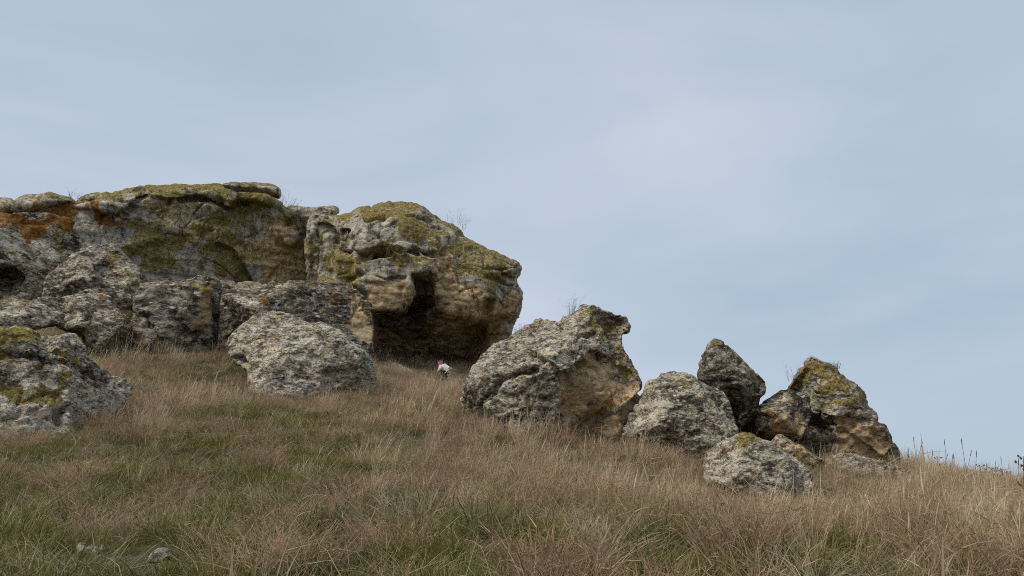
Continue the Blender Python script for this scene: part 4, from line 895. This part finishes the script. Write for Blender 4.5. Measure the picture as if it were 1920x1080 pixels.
# ------------------------------------------------------------------ weeds along the skyline
WEED = make_blade_mat('dark_weed', [(0, (0.035, 0.03, 0.022)), (1, (0.13, 0.105, 0.07))], 0.1, False)
def stalk_mesh(h, kind, seed):
    r = np.random.default_rng(seed); bm = bmesh.new()
    def tube(p, q, r0, r1, n=5):
        d = Vector(q) - Vector(p); L = d.length
        res = bmesh.ops.create_cone(bm, cap_ends=True, segments=n, radius1=r0, radius2=r1, depth=L)
        M = Matrix.Translation((Vector(p) + Vector(q)) / 2) @ d.to_track_quat('Z', 'Y').to_matrix().to_4x4()
        bmesh.ops.transform(bm, matrix=M, verts=res['verts'])
    def bud(p, s):
        res = bmesh.ops.create_icosphere(bm, subdivisions=1, radius=s)
        bmesh.ops.transform(bm, matrix=Matrix.Translation(p) @ Matrix.Diagonal((1, 1, 1.3, 1)), verts=res['verts'])
    lean_ = Vector((r.uniform(-0.05, 0.4), r.uniform(-0.15, 0.15), 1)).normalized()
    p = Vector((0, 0, -0.05)); pts = [p]
    for i in range(4):
        p = p + lean_ * (h / 4) + Vector((r.normal() * 0.01, r.normal() * 0.01, 0)); pts.append(p)
    for a, b_ in zip(pts[:-1], pts[1:]): tube(a, b_, 0.0045, 0.004)
    if kind == 'spike':
        tube(pts[-1], pts[-1] + lean_ * 0.10, 0.008, 0.009, 6); tube(pts[-1] + lean_ * 0.10, pts[-1] + lean_ * 0.17, 0.009, 0.002, 6)
    else:
        for k in range(11 if kind == 'seed' else 13):
            t = r.uniform(0.4, 1.0); q = pts[0].lerp(pts[-1], t)
            d = Vector((r.normal(), r.normal(), abs(r.normal()) + 0.5)).normalized() * h * r.uniform(0.08, 0.22)
            tube(q, q + d, 0.0025, 0.002, 4); bud(q + d, r.uniform(0.011, 0.02) if kind == 'seed' else r.uniform(0.016, 0.026))
    me = bpy.data.meshes.new('weed'); bm.to_mesh(me); bm.free()
    set_attr(me, 'blade', np.full(len(me.vertices), r.uniform(0, 0.8)))
    me.materials.append(WEED)
    return me
SPIKES = [stalk_mesh(h, 'spike', 500 + i) for i, h in enumerate((0.55, 0.7, 0.85, 0.65))]
SEEDS = [stalk_mesh(h, 'seed', 520 + i) for i, h in enumerate((0.42, 0.5, 0.6))]
def weed(px, Y, me, label, group, s=1.0):
    q = at(px, 900, Y); z = float(terrain([q[0]], [q[1]])[0])
    o = bpy.data.objects.new('weed_stalk', me); COL.objects.link(o)
    o.location = (q[0], q[1], z); o.scale = (s, s, s); o.rotation_euler = (0, 0, random.uniform(-0.6, 0.6))
    tag(o, label, 'weed', group)
for i, px in enumerate([1702,1712,1722,1748,1757,1764,1776,1785,1793,1806,1815,1828,1846,1861,1880,1905]):
    weed(px, 21.5 + (i % 3) * 0.7, SPIKES[i % 4], 'thin grass stalk with a narrow seed spike against the sky on the crest', 'spiked grass stalks on the crest', random.uniform(0.85, 1.25))
for i, px in enumerate([1709,1716,1770,1783,1840,1848,1853,1864,1871,1878,1888,1896,1912,1918]):
    weed(px, 21.8 + (i % 4) * 0.5, SEEDS[i % 3], 'branching dead weed with dark bead-like seed heads against the sky on the crest', 'seed-headed weeds on the crest', random.uniform(0.8, 1.2))
q = at(1921, 940, 12.0)
o = link('tall_weed', stalk_mesh(0.95, 'tall', 540), None, None, (q[0], q[1], float(terrain([q[0]], [q[1]])[0])))
tag(o, 'tall dead weed with large dark seed heads rising at the end of the crest', 'weed')
# ------------------------------------------------------------------ the crouching child
def skin(name, pts, edges, radii, mat, parent, sub=2, root=0):
    pts = [(x, y, z if z < 0.36 else 0.36 + (z - 0.36) * 0.78) for x, y, z in pts]
    me = bpy.data.meshes.new(name); me.from_pydata(pts, edges, []); me.update()
    ob = bpy.data.objects.new(name, me); COL.objects.link(ob)
    ob.modifiers.new('skin', 'SKIN')
    for i, rr in enumerate(radii):
        me.skin_vertices[0].data[i].radius = (rr, rr) if not isinstance(rr, tuple) else rr
        me.skin_vertices[0].data[i].use_root = (i == root)
    sm = ob.modifiers.new('sub', 'SUBSURF'); sm.levels = sub; sm.render_levels = sub
    dg = bpy.context.evaluated_depsgraph_get(); m2 = bpy.data.meshes.new_from_object(ob.evaluated_get(dg))
    bpy.data.objects.remove(ob); bpy.data.meshes.remove(me)
    m2.name = name; m2.materials.clear()
    m2.polygons.foreach_set('use_smooth', [True] * len(m2.polygons))
    return link(name, m2, mat, parent)
SKIN = flat_mat('skin', (0.50, 0.32, 0.24), 0.6, 0.08)
JACKET = flat_mat('cream_jacket', (0.60, 0.54, 0.46), 0.85, 0.10, 14)
TROUSER = flat_mat('dark_trousers', (0.03, 0.03, 0.035), 0.9, 0.2)
HAT = flat_mat('pink_knit', (0.42, 0.14, 0.22), 0.95, 0.25, 60)
BOOT = flat_mat('dark_boot', (0.04, 0.03, 0.028), 0.7, 0.2)
HAIR = flat_mat('brown_hair', (0.10, 0.06, 0.035), 0.7, 0.3, 80)
pq = ground_hit(836, 714, 20.0)
person = bpy.data.objects.new('person', None); COL.objects.link(person)
person.location = (pq[0], pq[1], float(terrain([pq[0]], [pq[1]])[0]) + 0.03)
person.rotation_euler = (0, 0, R(-18)); person.scale = (1.08, 1.08, 0.98)
tag(person, 'child in cream jacket and pink eared hat crouching in grass at the cave mouth', 'person')
bp = [(0.13,0,0.36),(0.02,0,0.50),(-0.12,0,0.63),(-0.19,0,0.70),(-0.235,0,0.765),(-0.26,0,0.84)]
be = [(0,1),(1,2),(2,3),(3,4),(4,5)]
br = [0.11,0.10,0.11,0.045,0.075,0.07]
for sy in (-1, 1):
    b0 = len(bp)
    bp += [(-0.13,0.13*sy,0.61),(-0.20,0.17*sy,0.46),(-0.29,0.12*sy,0.33),(-0.32,0.11*sy,0.28)]
    be += [(2,b0),(b0,b0+1),(b0+1,b0+2),(b0+2,b0+3)]; br += [0.055,0.042,0.032,0.03]
    for k, (dx, dy, L) in enumerate([(-0.030,0.028,0.045),(-0.045,0.014,0.062),(-0.048,0.0,0.068),(-0.045,-0.014,0.06),(-0.015,0.036,0.035)]):
        i = len(bp); sx, s2, s3 = bp[b0+3]
        bp += [(sx+dx*0.45, s2+dy, s3-0.025), (sx+dx*0.8, s2+dy*1.1, s3-0.025-L*0.5), (sx+dx*0.7, s2+dy*1.1, s3-0.025-L)]
        be += [(b0+3,i),(i,i+1),(i+1,i+2)]; br += [0.010,0.009,0.008]
    b1 = len(bp)
    bp += [(0.12,0.08*sy,0.32),(-0.16,0.13*sy,0.36),(0.02,0.11*sy,0.09),(-0.10,0.12*sy,0.03)]
    be += [(0,b1),(b1,b1+1),(b1+1,b1+2),(b1+2,b1+3)]; br += [0.08,0.065,0.042,0.035]
body = skin('body', bp, be, br, SKIN, person)
skin('jacket', [(0.15,0,0.36),(0.10,0,0.43),(0.02,0,0.53),(-0.10,0,0.63),(-0.165,0,0.685)] + [(-0.12,0.14,0.62),(-0.20,0.185,0.46),(-0.285,0.13,0.345)] + [(-0.12,-0.14,0.62),(-0.20,-0.185,0.46),(-0.285,-0.13,0.345)],
     [(0,1),(1,2),(2,3),(3,4),(3,5),(5,6),(6,7),(3,8),(8,9),(9,10)], [0.145,0.17,0.17,0.15,0.085,0.085,0.07,0.055,0.085,0.07,0.055], JACKET, person, 2, 2)
skin('hood', [(-0.11,0.07,0.72),(-0.07,0,0.70),(-0.11,-0.07,0.72),(-0.17,-0.085,0.725),(-0.17,0.085,0.725)], [(0,1),(1,2),(2,3),(0,4)], [0.05,0.06,0.05,0.035,0.035], JACKET, person, 2, 1)
for sy in (-1, 1):
    skin('trouser_leg', [(0.13,0.06*sy,0.33),(0.0,0.11*sy,0.36),(-0.17,0.135*sy,0.36),(-0.08,0.125*sy,0.22),(0.015,0.11*sy,0.10)], [(0,1),(1,2),(2,3),(3,4)], [0.11,0.095,0.08,0.068,0.06], TROUSER, person)
    skin('boot', [(0.03,0.11*sy,0.12),(0.02,0.11*sy,0.045),(-0.08,0.12*sy,0.035),(-0.13,0.12*sy,0.03)], [(0,1),(1,2),(2,3)], [0.055,0.05,0.045,0.035], BOOT, person)
hat = skin('hat', [(-0.235,0,0.80),(-0.245,0,0.845),(-0.255,0,0.885)], [(0,1),(1,2)], [0.098,0.10,0.075], HAT, person, 2, 1)
for sy in (-1, 1):
    skin('hat_ear', [(-0.25,0.075*sy,0.92),(-0.252,0.095*sy,0.985)], [(0,1)], [0.034,0.028], HAT, hat, 2)
skin('hair', [(-0.17,0.05,0.76),(-0.165,0,0.755),(-0.17,-0.05,0.76)], [(0,1),(1,2)], [0.04,0.045,0.04], HAIR, person, 2, 1)
def facial(name, mat, c, r_, sc=(1, 1, 1)):
    bm = bmesh.new(); bmesh.ops.create_icosphere(bm, subdivisions=2, radius=r_, matrix=Matrix.Translation(c) @ Matrix.Diagonal((*sc, 1)))
    m = bpy.data.meshes.new(name); bm.to_mesh(m); bm.free(); return link(name, m, mat, body)
for sy in (-1, 1): facial('eye', TROUSER, (-0.325, 0.032 * sy, 0.715), 0.010)
facial('nose', SKIN, (-0.332, 0, 0.690), 0.014, (1.1, 0.8, 1.2))
facial('mouth', HAT, (-0.312, 0, 0.660), 0.013, (0.5, 1.6, 0.5))
